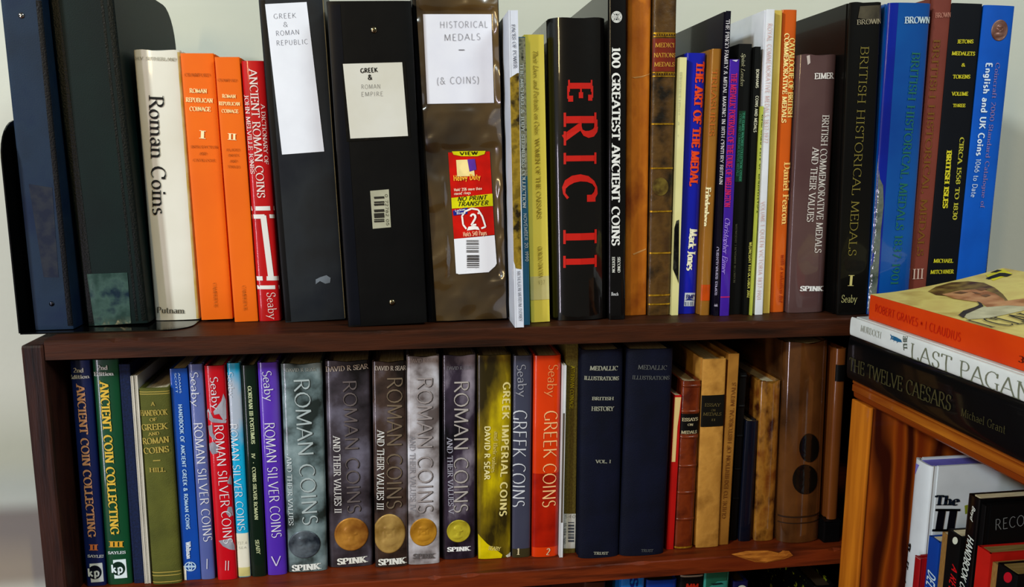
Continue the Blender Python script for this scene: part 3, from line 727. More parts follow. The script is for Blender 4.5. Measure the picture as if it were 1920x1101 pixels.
# globe emblem
bm = bmesh.new()
def ringstrip(bm, b, cx, cy, rx, ry, w, n=28, a0=0, a1=360):
    K = 7 if w > .9 else 1; prev = None
    for i in range(n+1):
        t = math.radians(a0+(a1-a0)*i/n); v = []
        for q in range(K+1):
            k = 1-w*q/K; v.append(bm.verts.new(b.put(*b.loc2(cx+rx*k*math.cos(t), cy-ry*k*math.sin(t)), .0006)))
        if prev:
            for q in range(K): bm.faces.new((prev[q], v[q], v[q+1], prev[q+1]))
        prev = v
for rx, ry, w in ((10, 11, .12), (6.5, 11, .16), (3, 11, .3), (10, 7, .14), (10, 3.4, .2)): ringstrip(bm, b, 1156, 32, rx, ry, w)
link('globe_emblem', bm, ink((214, 214, 208)), b.root)
b.T('THE', (1149, 32), (1164, 32), 5, (232, 232, 226), 'sansbold', 'emblem_lettering')
# ---- tan leather
TAN = mat('tan_calf', (196, 112, 34), .38, c2=(120, 54, 12), c3=(164, 84, 20), scale=26, detail=8, bump=.5, bscale=120, coat=.2, stretch=(1, 1, .5))
b = Book('worn orange-tan leather volume with a plain spine', (1176, 1223, 0), (1172, 1212, 592), U, TAN, depth=.2, e=.09, p=2.8, extra=.014)
b.G([(1184, 145), (1200, 143), (1214, 140), (1221, 137), (1220, 139), (1204, 145), (1190, 147)], mat('leather_crack', (220, 160, 90), .6), 'leather_crack', .0004)
b.G([(1186, 476), (1200, 470), (1211, 466), (1211, 468), (1200, 473), (1188, 478)], mat('leather_crack', (220, 160, 90), .6), 'leather_crack', .0004)
# ---- dark calf with red label
CALF = mat('dark_calf', (88, 66, 34), .4, c2=(34, 26, 14), c3=(64, 46, 22), scale=34, detail=8, bump=.6, bscale=160, coat=.2)
b = Book('old mottled brown leather volume with gilt lines and a red title panel', (1223, 1271, 0), (1214, 1256, 592), U, CALF, depth=.2, e=.1, p=2.6, extra=.014)
b.on(b.strip_(72, 134, mat('red_morocco', (124, 46, 18), .45, c2=(96, 32, 14), scale=40), 'title_panel', .0004))
b.off()
GL = mat('gilt', (212, 164, 52), .3, c2=(150, 104, 24), scale=300, metal=.6)
for y0, y1 in ((61, 63.5), (68, 69.5), (135, 137), (142, 144), (231, 234), (314, 317), (395, 398), (473, 476), (552, 555), (569, 572)): b.strip_(y0, y1, GL, 'gilt_line', .0007)
for y in (66, 139.5): 
    for k in range(9): b.G([(1228+k*4.6, y-2), (1231+k*4.6, y-2), (1229.5+k*4.6, y+2)], GL, 'gilt_tooling', .0007)
b.T([('MEDICI', (1228, 85), (1264, 85), 8), ('NATIONS', (1225, 104), (1266, 104), 8), ('MEDALS', (1226, 121), (1264, 121), 8)], None, None, 0, (204, 150, 60), 'serif', 'title_lettering')
bm = bmesh.new(); ringstrip(bm, b, 1238, 350, 15, 17, .99, 24); link('gilt_ornament', bm, mat('gilt_faded', (110, 92, 44), .4, c2=(70, 56, 26), scale=120), b.root)
# ---- cream with dark diamond
b = Book('thin cream book with a dark jagged picture low down, left of the royal blue one', (1268, 1288, 108), (1253, 1271, 592), U, mat('cream_spine', (228, 222, 160), .4, c2=(216, 208, 138), scale=20, coat=.3), depth=.18, e=.04, p=3.5, kind='paper')
b.G([(1268, 414), (1258, 428), (1258, 505), (1270, 525), (1272, 532), (1273, 412)], mat('black_medal_print', (26, 26, 24), .4, c2=(8, 8, 8), c3=(64, 64, 58), scale=90, detail=6), 'dark_print', .0004)
b.T('RENAISSANCE MEDALS', (1275, 135), (1270, 215), 6, (190, 188, 150), 'serif', 'title_lettering')
b.T('A. J.', (1269, 225), (1267, 262), 6, (190, 188, 150), 'serif', 'author_lettering')
# ---- royal blue Art of the Medal
b = Book('royal blue glossy book with thick orange title and white author lettering', (1287, 1326, 100), (1271, 1304, 589), U, gloss('royal_blue', (26, 38, 168)), depth=.18, e=.1, p=2.7)
b.T('THE ART OF THE MEDAL', (1313, 117), (1300, 348), 13, (226, 72, 28), 'heavy', 'title_lettering')
b.T('Mark Jones', (1300, 430), (1294, 507), 12, (240, 236, 200), 'heavy', 'author_lettering')
b.on(b.Q([(1284, 549), (1303, 549), (1301, 574), (1282, 574)], ink((196, 200, 206)), 'museum_emblem', .0004, 4, 2))
b.T('BMP', (1286, 556), (1301, 556), 7, (30, 40, 110), 'bold', 'emblem_lettering')
b.G([(1283, 563), (1292, 559), (1302, 563)], ink((40, 50, 120)), 'emblem_pediment', .0007)
b.bars(1283, 1301, 566, 573, 6, (120, 128, 150), vert=True, name='emblem_columns')
b.off()
# ---- brown Friedenberg
b = Book('narrow brown jacketed book with cream author lettering and a small orange band at the foot', (1328, 1354, 92), (1305, 1331, 592), U, gloss('brown_jacket', (158, 104, 44), coat=.6), depth=.18, e=.14, p=2.4)
b.T('TREASURES', (1340, 130), (1334, 255), 9, (180, 92, 36), 'serif', 'title_lettering')
b.T('Friedenberg', (1328, 352), (1322, 424), 9, (238, 226, 176), 'heavy', 'author_lettering')
b.strip_(534, 564, mat('orange_band', (206, 78, 18), .3, coat=.4), 'orange_band', .0003)
# ---- Pingo family
b = Book('tall thin navy-black book with white capitals running the whole spine, between brown and purple books', (1356, 1371, 21), (1333, 1347, 593), U, gloss('midnight', (20, 16, 38)), depth=.24, e=.04, p=3, t=.002)
b.T('THE PINGO FAMILY & MEDAL MAKING IN 18TH CENTURY BRITAIN', (1364, 37), (1350, 346), 7.5, (222, 216, 220), 'serif', 'title_lettering')
b.T('CHRISTOPHER EIMER', (1344, 463), (1340, 554), 7, (190, 180, 210), 'serif', 'author_lettering')
b.T('Spink', (1335, 572), (1345, 572), 5, (190, 180, 200), 'bold', 'publisher_lettering')
# ---- purple
b = Book('violet book with red title and lilac italic author lettering', (1368, 1386, 112), (1347, 1368, 593), U, gloss('violet', (72, 40, 160)), depth=.17, e=.06, p=3)
b.T('THE MEDALLIC PORTRAITS OF THE DUKE OF WELLINGTON', (1376, 138), (1363, 388), 10, (198, 40, 88), 'bold', 'title_lettering')
b.T('Christopher Eimer', (1364, 408), (1357, 512), 9, (168, 140, 224), 'italic', 'author_lettering')
b.strip_(556, 558, ink((190, 40, 90)), 'red_line', .0003)
b.G([(1372, 113), (1384, 112), (1380, 116)], ink((210, 205, 220)), 'torn_edge')
# ---- Spink London catalogue black
b = Book('black auction catalogue with script lettering and a dark green title panel', (1385, 1411, 83), (1368, 1389, 590), U, matte('soft_black', (14, 15, 13)), depth=.17, e=.03, p=4, kind='paper')
b.T('Spink London', (1394, 100), (1391, 161), 7, (178, 176, 140), 'italic', 'title_lettering')
b.on(b.Q([(1385, 208), (1398, 208), (1391, 341), (1378, 341)], mat('green_panel', (16, 66, 46), .5), 'title_panel', .0004))
b.T([('THE ELMER WAGNER COLLECTION, OTHER', (1394, 211), (1387, 340), 4.5), ('COINS AND COMMEMORATIVE MEDALS', (1388, 214), (1382, 330), 4.5)], None, None, 0, (70, 150, 118), 'serif', 'panel_lettering')
b.off()
b.T('WEDNESDAY 3 NOVEMBER IN LONDON', (1380, 420), (1376, 530), 3.5, (90, 90, 74), 'serif', 'date_lettering')
# ---- Bonhams
b = Book('narrow black catalogue with fine white capitals, just left of the lime edged pamphlet', (1411, 1427, 88), (1390, 1403, 591), U, matte('soft_black2', (17, 18, 15)), depth=.17, e=.03, p=4, kind='paper', t=.001)
b.T('BONHAMS', (1420, 130), (1419, 165), 5, (205, 202, 176), 'sansbold', 'title_lettering')
b.T('COINS AND MEDALS', (1419, 180), (1415, 248), 5, (205, 202, 176), 'sansbold', 'title_lettering')
b.T('WEDNESDAY 9TH OCTOBER 2002', (1407, 454), (1403, 558), 5, (196, 190, 90), 'sansbold', 'date_lettering')
# ---- lime pamphlet
b = Book('wafer thin lime green pamphlet pressed against the tall white book', (1427, 1431, 200), (1405, 1410, 592), U, matte('lime', (206, 214, 84)), depth=.18, e=.0002, p=4, kind='paper', t=.0006, name='pamphlet', cat='pamphlet')
b.T('NEW YORK SALE XI  NUMISMATICA', (1428, 215), (1418, 400), 3, (40, 60, 20), 'sansbold', 'title_lettering')
# ---- tall white Royal Commemorative
b = Book('tall white glossy book with thin red capitals running down the spine', (1433, 1453, 18), (1411, 1430, 591), U, gloss('white_gloss', (236, 238, 244)), depth=.21, e=.05, p=3)
RP = (206, 140, 122)
b.T('ROYAL COMMEMORATIVE MEDALS 1837-1977', (1443, 44), (1435, 268), 8, RP, 'thin', 'title_lettering')
b.T('VOLUME 1', (1430, 378), (1429, 424), 7, RP, 'thin', 'volume_lettering')
b.T('QUEEN VICTORIA 1837-1901', (1429, 430), (1422, 562), 7, RP, 'thin', 'subtitle_lettering')
# ---- cream yellow
b = Book('tall blank straw coloured book between the white and the orange ones', (1454, 1466, 20), (1430, 1443, 588), U, mat('straw', (214, 190, 96), .5, c2=(196, 166, 70), scale=14), depth=.20, e=.04, p=3.5, kind='paper', t=.001)
# ---- orange Fearon
b = Book('burnt orange glossy book with two lines of cream title lettering', (1468, 1495, 19), (1443, 1472, 586), U, gloss('burnt_orange', (214, 92, 24), coat=.7), depth=.18, e=.12, p=2.6)
b.T('CATALOGUE OF BRITISH', (1485, 72), (1481, 220), 8.5, (244, 216, 124), 'bold', 'title_lettering')
b.T('COMMEMORATIVE MEDALS', (1475, 63), (1469, 230), 8.5, (250, 228, 150), 'bold', 'title_lettering')
b.T('Daniel Fearon', (1476, 305), (1471, 420), 10, (244, 196, 110), 'bold', 'author_lettering')
b.T('with a valuation list', (1468, 477), (1464, 566), 7, (150, 50, 16), 'italic', 'subtitle_lettering')
# ---- Eimer mauve brown
b = Book('wide mauve-brown jacketed book with two lines of white title, left of a taller black book', (1495, 1574, 104), (1476, 1545, 584), U, mat('mauve_brown', (92, 72, 70), .25, c2=(78, 60, 60), scale=10, coat=.7), depth=.175, e=.09, p=2.6, soft=.0015, Ys=.752)
b.T('EIMER', (1527, 143), (1562, 142), 11, (226, 220, 214), 'bold', 'author_lettering')
b.T('BRITISH COMMEMORATIVE MEDALS', (1548, 216), (1533, 474), 12, (216, 208, 200), 'serif', 'title_lettering')
b.T('AND THEIR VALUES', (1529, 277), (1518, 416), 12, (216, 208, 200), 'serif', 'title_lettering')
b.T('SPINK', (1500, 541), (1542, 541), 9, (230, 228, 224), 'heavy', 'publisher_lettering')
b.G([(1512, 105), (1518, 102), (1519, 118), (1514, 122)], ink((190, 176, 168)), 'torn_edge')
# ---- Brown I black
b = Book('tall black jacketed book with fine gold title and a torn grey jacket top, volume one', (1584, 1654, 8), (1560, 1626, 591), U, mat('black_jacket', (16, 15, 12), .35, c2=(11, 10, 9), scale=10, coat=.25), depth=.245, e=.05, p=2.8, extra=.001, soft=.001)
b.G([(1612, 12), (1668, 10), (1666, 32), (1650, 38), (1644, 46), (1640, 42), (1630, 46), (1622, 36), (1608, 34)], mat('torn_film', (84, 78, 66), .3, c2=(60, 56, 48), coat=.5, scale=60), 'torn_jacket_top', .0006)
b.T('BROWN', (1606, 42), (1652, 40), 9, (156, 146, 120), 'serif', 'author_lettering')
GT = (124, 112, 56)
b.T('BRITISH HISTORICAL MEDALS', (1621, 87), (1597, 480), 15, GT, 'light', 'title_lettering')
b.T('I', (1589, 526), (1601, 526), 20, (190, 178, 110), 'serif', 'volume_number')
b.T('Seaby', (1577, 560), (1606, 560), 14, (190, 184, 120), 'light', 'publisher_lettering')
# ---- II blue : loose clear film between
b = Book('tall mid-blue jacketed book with loose clear film hanging at its lower left edge', (1660, 1750, 6), (1622, 1704, 590), U, mat('mid_blue_jacket', (14, 84, 158), .22, c2=(8, 66, 138), scale=8, coat=.8), depth=.245, e=.07, p=2.6)
b.strip_(6, 588, mat('deep_blue', (8, 44, 150), .3, c2=(6, 30, 118), scale=8, coat=.5), 'jacket_fold', .0002, 0, .2)
b.T('BROWN', (1696, 38), (1743, 38), 12, (190, 208, 216), 'bold', 'author_lettering')
b.T('BRITISH HISTORICAL MEDALS 1837-1901', (1717, 98), (1676, 534), 14, (40, 100, 84), 'serif', 'title_lettering')
b.G([(1632, 300), (1648, 335), (1655, 348), (1656, 385), (1651, 432), (1646, 520), (1640, 578), (1622, 590), (1620, 500)], mat('loose_film', (96, 104, 96), .22, c2=(44, 56, 54), c3=(66, 74, 70), scale=40, coat=.8, bump=3, bscale=50), 'loose_film', .0006)
# ---- III brown
b = Book('tall red-brown book with a pale roman three low on its spine, volume three', (1751, 1785, 0), (1702, 1735, 560), U, matte('red_brown', (122, 64, 54), rough=.5), depth=.245, e=.04, p=3, Ys=.742, extra=.002)
b.T('BROWN', (1753, 29), (1782, 28), 9, (190, 130, 112), 'serif', 'author_lettering')
b.T('BRITISH HISTORICAL MEDALS', (1756, 74), (1724, 480), 12, (112, 76, 30), 'serif', 'title_lettering')
b.T('III', (1710, 514), (1731, 513), 19, (206, 176, 160), 'serif', 'volume_number')
# ---- Mitchiner black
b = Book('tall blue-black book with many small yellow capitals across the spine', (1784, 1843, 7), (1737, 1792, 535), U, matte('blue_black', (14, 18, 28)), depth=.245, e=.02, p=4, Ys=.742)
YL = (206, 196, 50)
b.T([('JETONS', (1794, 78), (1824, 78), 7), ('MEDALETS', (1784, 100), (1827, 101), 7), ('&', (1802, 122), (1809, 122), 6), ('TOKENS', (1786, 144), (1818, 144), 7), ('VOLUME', (1784, 176), (1814, 176), 7), ('THREE', (1786, 198), (1809, 198), 6),
     ('MICHAEL', (1750, 489), (1786, 489), 7), ('MITCHINER', (1744, 510), (1787, 509), 7)], None, None, 0, YL, 'bold', 'title_lettering')
b.T('BRITISH ISLES', (1779, 283), (1771, 390), 9, YL, 'heavy', 'subtitle_lettering')
b.T('CIRCA 1558 TO 1830', (1803, 258), (1789, 412), 8, (176, 170, 60), 'bold', 'date_lettering')
# ---- bright blue English and UK coins
b = Book('bright blue book with a round coin picture near the top, last on the top row', (1844, 1905, 11), (1793, 1850, 518), U, matte('bright_blue', (16, 86, 190), rough=.4), depth=.24, e=.05, p=3, Ys=.742)
b.coin((1874, 57), 15, 20, mat('bronze_coin', (150, 116, 104), .35, c2=(92, 56, 46), scale=60, metal=.3), kind=1)
b.T('English and UK Coins', (1854, 118), (1835, 292), 11, (212, 226, 240), 'sansbold', 'title_lettering')
b.T('1066 to Date', (1834, 298), (1824, 370), 9, (190, 208, 232), 'sans', 'date_lettering')
b.T('Coincraft 2000 Standard Catalogue of', (1870, 118), (1841, 390), 8, (132, 110, 160), 'serif', 'subtitle_lettering')
bx = ROWS['U'][-1][0]
bookend(bx+.006, bx-.16, .752, .94, .037, 'black metal bookend rising behind the bright blue book at the right end') if False else None
r = empty('bookend', (bx+.006, .85, ZU)); tag(r, 'black metal bookend upright against the right side of the bright blue last book', 'bookend')
y0, y1, h, R_ = .752, .94, .035, .03
poly = [(y0, ZU+.0013), (y0, h-R_)]+[(y0+R_-R_*math.cos(t), h-R_+R_*math.sin(t)) for t in (math.pi/2*i/8 for i in range(1, 9))]+[(y1-R_+R_*math.sin(t), h-R_+R_*math.cos(t)) for t in (math.pi/2*i/8 for i in range(0, 9))]+[(y1, ZU+.0013)]
bm = bmesh.new(); prism(bm, poly, 'x', bx+.001, bx+.0075); o = link('upright_plate', bm, BLK, r); o.matrix_parent_inverse = Matrix.Translation(-r.location)
bm = bmesh.new(); box(bm, bx+.001, bx+.04, .76, .93, ZU+.0003, ZU+.0015, .0003); o = link('base_plate', bm, BLK, r); o.matrix_parent_inverse = Matrix.Translation(-r.location)

# ================================================================== lower row
L = 'L'
for (tp, bt, c, tc, lab, key, num, nc) in (
    ((131, 167, 677), (161, 199, 1100), (24, 44, 92), (206, 154, 112), 'navy paperback with copper title and a white monogram square, first of the lower row', 'navy_cover', 'II', (210, 120, 70)),
    ((173, 220, 676), (200, 250, 1100), (14, 74, 50), (216, 176, 66), 'dark green paperback with gold title and a white monogram square at its foot', 'green_cover', 'III', (206, 150, 50))):
    b = Book(lab, tp, bt, L, gloss(key, c), depth=.16, e=.09, p=3, kind='paper', t=.0008, Ys=.747)
    g = num == 'III'
    b.T([('2nd', (183 if g else 138, 689 if g else 694), (202 if g else 157, 689 if g else 694), 8), ('Edition', (177 if g else 131, 701 if g else 706), (213 if g else 168, 700 if g else 705), 7)], None, None, 0, (206, 214, 214), 'bold', 'edition_lettering')
    if g: b.T('ANCIENT COIN COLLECTING', (195, 716), (216, 1001), 16, tc, 'bold', 'title_lettering')
    else: b.T('ANCIENT COIN COLLECTING', (151, 722), (173, 1006), 15, tc, 'bold', 'title_lettering')
    dx, dy = (38, -6) if g else (0, 0)
    b.T(num, (168+dx+(0 if g else 1), 1026+dy), (184+dx+(9 if g else -1), 1026+dy), 11, nc, 'heavy', 'volume_number')
    b.T('SAYLES', (159+dx+6, 1042+dy), (192+dx+6, 1041+dy), 5, (200, 208, 210), 'bold', 'author_lettering')
    k = (44, -7) if g else (0, 0)
    b.Q([(168+k[0], 1057+k[1]), (192+k[0], 1055+k[1]), (195+k[0], 1090+k[1]), (171+k[0], 1092+k[1])], ink((214, 228, 230)), 'monogram_square', .0004, 4, 2)
    bm = bmesh.new(); ringstrip(bm, b, 178+k[0], 1073+k[1], 13, 13, .999, 24); link('monogram_disc', bm, ink((10, 20, 40) if not g else (8, 44, 32)), b.root)
    b.off_text = .0009; b.T('kp', (165+k[0], 1073+k[1]), (187+k[0], 1072+k[1]), 15, (214, 228, 230), 'sansbold', 'monogram_lettering')
# ---- slim navy
b = Book('slim plain dark navy book between the green paperback and white pamphlets', (222, 243, 684), (251, 272, 1100), L, cloth('slim_navy', (24, 40, 72)), depth=.15, e=.03, p=3, Ys=.747)
PW = matte('pamphlet_white', (206, 200, 186))
for tp, bt, lab in (((243, 250, 706), (271, 277, 1100), 'cream stapled pamphlet, the left one of the thin pair beside the olive book'), ((251, 258, 705), (277.5, 283, 1098), 'cream stapled pamphlet, the right one of the thin pair beside the olive book')):
    Book(lab, tp, bt, L, PW, depth=.15, e=.0004, p=4, kind='paper', t=.0006, name='pamphlet', cat='pamphlet', Ys=.7455)
# ---- Hill
HC = mat('olive_cloth', (92, 94, 44), .7, c2=(74, 76, 34), scale=30, bump=.5, bscale=1300)
b = Book('short olive cloth book with gilt capitals, spine ends ruled in gold', (260, 316, 729), (285, 341, 1096), L, HC, depth=.14, e=.08, p=2.7)
GG = (168, 148, 72)
b.T([('A', (284, 757), (290, 757), 7), ('HANDBOOK', (264, 774), (314, 772), 10), ('OF', (281, 787), (294, 786), 6), ('GREEK', (266, 801), (314, 798), 11), ('AND', (279, 814), (299, 812), 6), ('ROMAN', (268, 827), (317, 823), 11), ('COINS', (270, 845), (317, 841), 11), ('HILL', (281, 881), (310, 880), 8)], None, None, 0, GG, 'bold', 'title_lettering')
b.Q([(287, 863), (301, 862), (301, 864), (287, 865)], ink(GG), 'gilt_line', .0004, 2, 1)
for y in (734, 738, 1072, 1078, 1090): b.strip_(y, y+1.6, ink(GG, .4), 'gilt_line', .0004)
# ---- handbook blue
b = Book('blue glossy paperback with small white capitals and a round globe mark at its foot', (316, 351, 692), (345, 376, 1088), L, gloss('azure', (18, 76, 168)), depth=.145, e=.03, p=4, kind='paper')
b.T([('SCOTT', (329, 699), (332, 737), 3.5), ('ADAMS', (336, 699), (339, 737), 3.5)], None, None, 0, (180, 205, 226), 'sans', 'author_lettering')
b.T('HANDBOOK OF ANCIENT GREEK & ROMAN COINS', (338, 758), (353, 992), 7, (176, 206, 230), 'sansbold', 'title_lettering')
b.T('Whitman', (353, 1016), (355, 1047), 9, (214, 224, 234), 'heavy', 'publisher_lettering')
bm = bmesh.new(); ringstrip(bm, b, 357, 1062, 11, 9, .18); ringstrip(bm, b, 357, 1062, 4, 9, .4); ringstrip(bm, b, 357, 1062, 11, 2, .9); link('globe_mark', bm, ink((176, 204, 226)), b.root)
b.G([(341, 1061), (349, 1062), (350, 1089), (342, 1090)], ink((226, 224, 206)), 'torn_white_corner', .0003)
# ---- Seaby Roman Silver Coins
SC = mat('silver_blue_jacket', (92, 104, 160), .3, c2=(38, 58, 132), c3=(150, 150, 176), scale=9, coat=.5, stretch=(1, 1, .4))
SN = 'set of silver coin volumes with matching titles'
SILV = (206, 208, 216)
def seaby(lab, tp, bt, m, t1, t2, numt, ns=8, **kw):
    b = Book(lab, tp, bt, L, m, depth=.145, e=.12, p=2.5, **kw)
    b.T(*t1, SILV, 'lightsans', 'publisher_lettering'); b.T(*t2, (222, 222, 226), 'lightsans', 'title_lettering')
    if numt: b.T(*numt, (222, 222, 228), 'lightsans', 'volume_number')
    return b
b = seaby('silver and blue jacketed slim book marked I, left of the red one', (352, 379, 684), (376, 403, 1087), SC, ('Seaby', (364, 697), (367, 762), 15), ('ROMAN SILVER COINS', (371, 792), (390, 1015), 17), ('I', (386, 1057), (391, 1057), 19))
RJ = mat('red_silver_jacket', (204, 20, 40), .3, c2=(186, 12, 32), scale=8, coat=.5)
b = seaby('red jacketed book with grey flame shapes and a silver title, marked II', (381, 421, 687), (408, 444, 1088), RJ, ('Seaby', (401, 706), (406, 768), 15), ('ROMAN SILVER COINS', (410, 796), (428, 1019), 18), None)
FLM = mat('silver_grey_print', (168, 166, 176), .35, c2=(130, 128, 140), scale=50)
for g in ([(415, 752), (419, 738), (424, 750), (425, 785), (420, 790), (411, 776), (402, 778), (400, 772)], [(387, 770), (391, 766), (400, 784), (425, 788), (424, 793), (398, 792), (389, 784)],
          [(388, 798), (398, 796), (399, 812), (406, 822), (402, 826), (393, 816)], [(392, 832), (400, 828), (410, 836), (408, 850), (398, 852), (393, 844)],
          [(432, 890), (435, 894), (437, 908), (426, 906)], [(428, 950), (435, 950), (438, 965), (430, 970), (424, 962)], [(410, 1014), (428, 1010), (434, 1008), (440, 1022), (441, 1030), (430, 1030), (418, 1024)]):
    b.G(g, FLM, 'grey_print', .00035)
b.T('II', (421, 1060), (431, 1060), 18, (220, 216, 220), 'lightsans', 'volume_number')
CJ = mat('cyan_silver_jacket', (16, 160, 206), .3, c2=(166, 176, 190), scale=17, coat=.5, lo=.40, hi=.48, stretch=(1, 1, .5))
b = seaby('narrow cyan and silver jacketed book with a white library sticker near its foot', (425, 449, 682), (446, 470, 1083), CJ, ('Seaby', (431, 697), (434, 745), 10), ('ROMAN SILVER COINS', (437, 794), (453, 995), 14), None)
b.on(b.strip_(1000, 1064, mat('sticker_white', (228, 224, 206), .5, c2=(218, 214, 190)), 'white_sticker', .0004))
b.strip_(1064, 1081, mat('tape_yellow', (214, 204, 130), .5), 'yellow_tape', .0004)
b.T([('737.4', (445, 1018), (463, 1017), 5), ('SEA', (448, 1027), (462, 1026), 4)], None, None, 0, (130, 130, 120), 'hand', 'sticker_lettering') 
b.off()
b = Book('narrow black-green book with tiny cream capitals, between cyan and purple books', (452, 479, 686), (471, 500, 1082), L, gloss('black_green', (14, 40, 28)), depth=.145, e=.12, p=2.5)
b.T('GORDIAN III-POSTUMUS', (468, 724), (475, 832), 7, (196, 206, 160), 'bold', 'subtitle_lettering')
b.T('IV  ·  COINS SILVER ROMAN', (475, 850), (481, 974), 6.5, (188, 196, 150), 'bold', 'title_lettering')
b.T('SEABY', (482, 1012), (485, 1038), 7, (176, 184, 140), 'bold', 'publisher_lettering')
b = seaby('violet jacketed slim book marked with a large V', (482, 519, 681), (501, 538, 1079), mat('violet_jacket', (86, 56, 170), .3, c2=(60, 28, 156), c3=(128, 112, 190), scale=8, coat=.5, stretch=(1, 1, .4)), ('Seaby', (500, 695), (506, 752), 17), ('ROMAN SILVER COINS', (505, 792), (519, 1008), 19), None)
b.T('V', (509, 1052), (527, 1051), 18, (206, 196, 226), 'lightsans', 'volume_number')
# ---- Roman Coins and their values
def rcv(lab, tp, bt, m, title, tcol, sub, scol, auth, acol, coin, spink, scol2, **kw):
    b = Book(lab, tp, bt, L, m, depth=.165, e=.07, p=2.7, soft=.0012, **kw)
    b.T('DAVID R SEAR', *auth, acol, 'serif', 'author_lettering')
    b.T('ROMAN COINS', *title, tcol, 'lightsans', 'title_lettering')
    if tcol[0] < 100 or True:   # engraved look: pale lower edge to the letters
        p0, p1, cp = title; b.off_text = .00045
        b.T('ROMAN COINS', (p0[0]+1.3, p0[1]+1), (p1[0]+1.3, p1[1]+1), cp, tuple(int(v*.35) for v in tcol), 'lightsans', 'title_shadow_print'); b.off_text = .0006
    b.T(sub[0], *sub[1:], scol, 'serif', 'subtitle_lettering')
    b.coin(*coin)
    b.T('SPINK', *spink, scol2, 'heavy', 'publisher_lettering')
    return b
ST1 = mat('stone_teal', (104, 122, 124), .3, c2=(44, 52, 50), c3=(140, 158, 160), scale=28, detail=9, lo=.4, hi=.62, bump=.25, bscale=80, coat=.5)
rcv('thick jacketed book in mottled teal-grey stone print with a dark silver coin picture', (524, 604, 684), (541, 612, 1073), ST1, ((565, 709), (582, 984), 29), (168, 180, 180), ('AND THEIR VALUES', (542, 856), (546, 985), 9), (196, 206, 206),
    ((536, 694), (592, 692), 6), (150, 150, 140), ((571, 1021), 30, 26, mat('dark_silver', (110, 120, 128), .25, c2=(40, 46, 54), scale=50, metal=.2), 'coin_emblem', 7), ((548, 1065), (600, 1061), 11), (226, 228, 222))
ST2 = mat('stone_dark', (66, 61, 66), .26, c2=(26, 22, 24), c3=(112, 108, 124), scale=22, detail=8, lo=.36, hi=.66, coat=.6)
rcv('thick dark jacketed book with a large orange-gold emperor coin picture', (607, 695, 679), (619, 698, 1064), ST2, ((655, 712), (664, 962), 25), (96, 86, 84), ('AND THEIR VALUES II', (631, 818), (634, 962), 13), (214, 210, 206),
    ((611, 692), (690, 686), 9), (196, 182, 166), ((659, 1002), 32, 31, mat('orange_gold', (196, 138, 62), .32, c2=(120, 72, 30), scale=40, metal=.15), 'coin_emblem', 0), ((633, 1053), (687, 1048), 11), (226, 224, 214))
ST3 = mat('stone_brown', (70, 58, 52), .26, c2=(32, 25, 22), c3=(114, 106, 114), scale=22, detail=8, lo=.38, hi=.68, coat=.6)
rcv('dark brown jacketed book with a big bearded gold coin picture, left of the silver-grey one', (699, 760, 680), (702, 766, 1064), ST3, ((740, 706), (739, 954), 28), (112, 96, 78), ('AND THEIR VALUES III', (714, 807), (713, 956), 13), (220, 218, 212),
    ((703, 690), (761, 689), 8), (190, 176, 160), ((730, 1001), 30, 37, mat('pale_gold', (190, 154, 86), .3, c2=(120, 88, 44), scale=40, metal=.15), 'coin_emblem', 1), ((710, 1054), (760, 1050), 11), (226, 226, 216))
ST4 = mat('stone_silver', (166, 160, 162), .3, c2=(92, 82, 80), c3=(208, 208, 216), scale=30, detail=9, lo=.38, hi=.62, bump=.2, bscale=80, coat=.5)
b = rcv('pale silver-grey mottled jacketed book with a smooth gold coin picture', (761, 825, 670), (767, 823, 1059), ST4, ((796, 706), (797, 962), 28), (150, 140, 138), ('AND THEIR VALUES IV', (773, 818), (774, 958), 10), (128, 126, 132),
    ((768, 676), (818, 675), 7), (186, 176, 172), ((794, 998), 25, 26, mat('gold_print', (204, 146, 52), .3, c2=(140, 92, 28), scale=40, metal=.15), 'coin_emblem', 4), ((775, 1043), (815, 1042), 9), (90, 84, 84))
ST5 = mat('stone_night', (60, 52, 64), .26, c2=(12, 12, 20), c3=(150, 140, 152), scale=17, detail=9, lo=.40, hi=.64, coat=.6, stretch=(1.4, 1, .7))
rcv('black and mauve jacketed book with a small lemon-gold coin picture', (829, 893, 668), (831, 891, 1049), ST5, ((865, 713), (864, 961), 26), (172, 164, 158), ('AND THEIR VALUES V', (843, 821), (846, 963), 10), (170, 168, 180),
    ((838, 690), (886, 689), 6), (120, 118, 122), ((860, 996), 22, 21, mat('lemon_gold', (206, 190, 60), .3, c2=(140, 124, 30), scale=40, metal=.15), 'coin_emblem', 3), ((839, 1030), (881, 1028), 8), (232, 232, 228))
# ---- Greek Imperial
b = Book('yellow and olive mottled book with cream title lettering, corner torn white at its foot', (896, 959, 667), (896, 958, 1048), L, mat('yellow_coin_print', (120, 100, 18), .35, c2=(52, 44, 12), c3=(206, 182, 10), scale=20, detail=8, lo=.42, hi=.6, coat=.4, stretch=(1.2, 1, .4)), depth=.16, e=.06, p=2.8)
b.T('GREEK IMPERIAL COINS', (950, 717), (943, 967), 12, (228, 212, 140), 'sansbold', 'title_lettering')
b.T('and their values', (931, 809), (925, 886), 8, (196, 176, 90), 'bold', 'subtitle_lettering')
b.T('DAVID R SEAR', (914, 799), (913, 899), 10, (230, 218, 156), 'sansbold', 'author_lettering')
b.G([(896, 1000), (914, 1020), (932, 1032), (942, 1040), (940, 1046), (897, 1048)], mat('clear_yellow', (222, 198, 10), .35, coat=.4), 'yellow_print', .0004)
b.G([(948, 1042), (957, 1035), (957, 1047), (951, 1047)], ink((214, 210, 196)), 'torn_corner', .0006)
b.T('SEABY', (916, 1027), (938, 1029), 7, (214, 196, 110), 'bold', 'publisher_lettering')
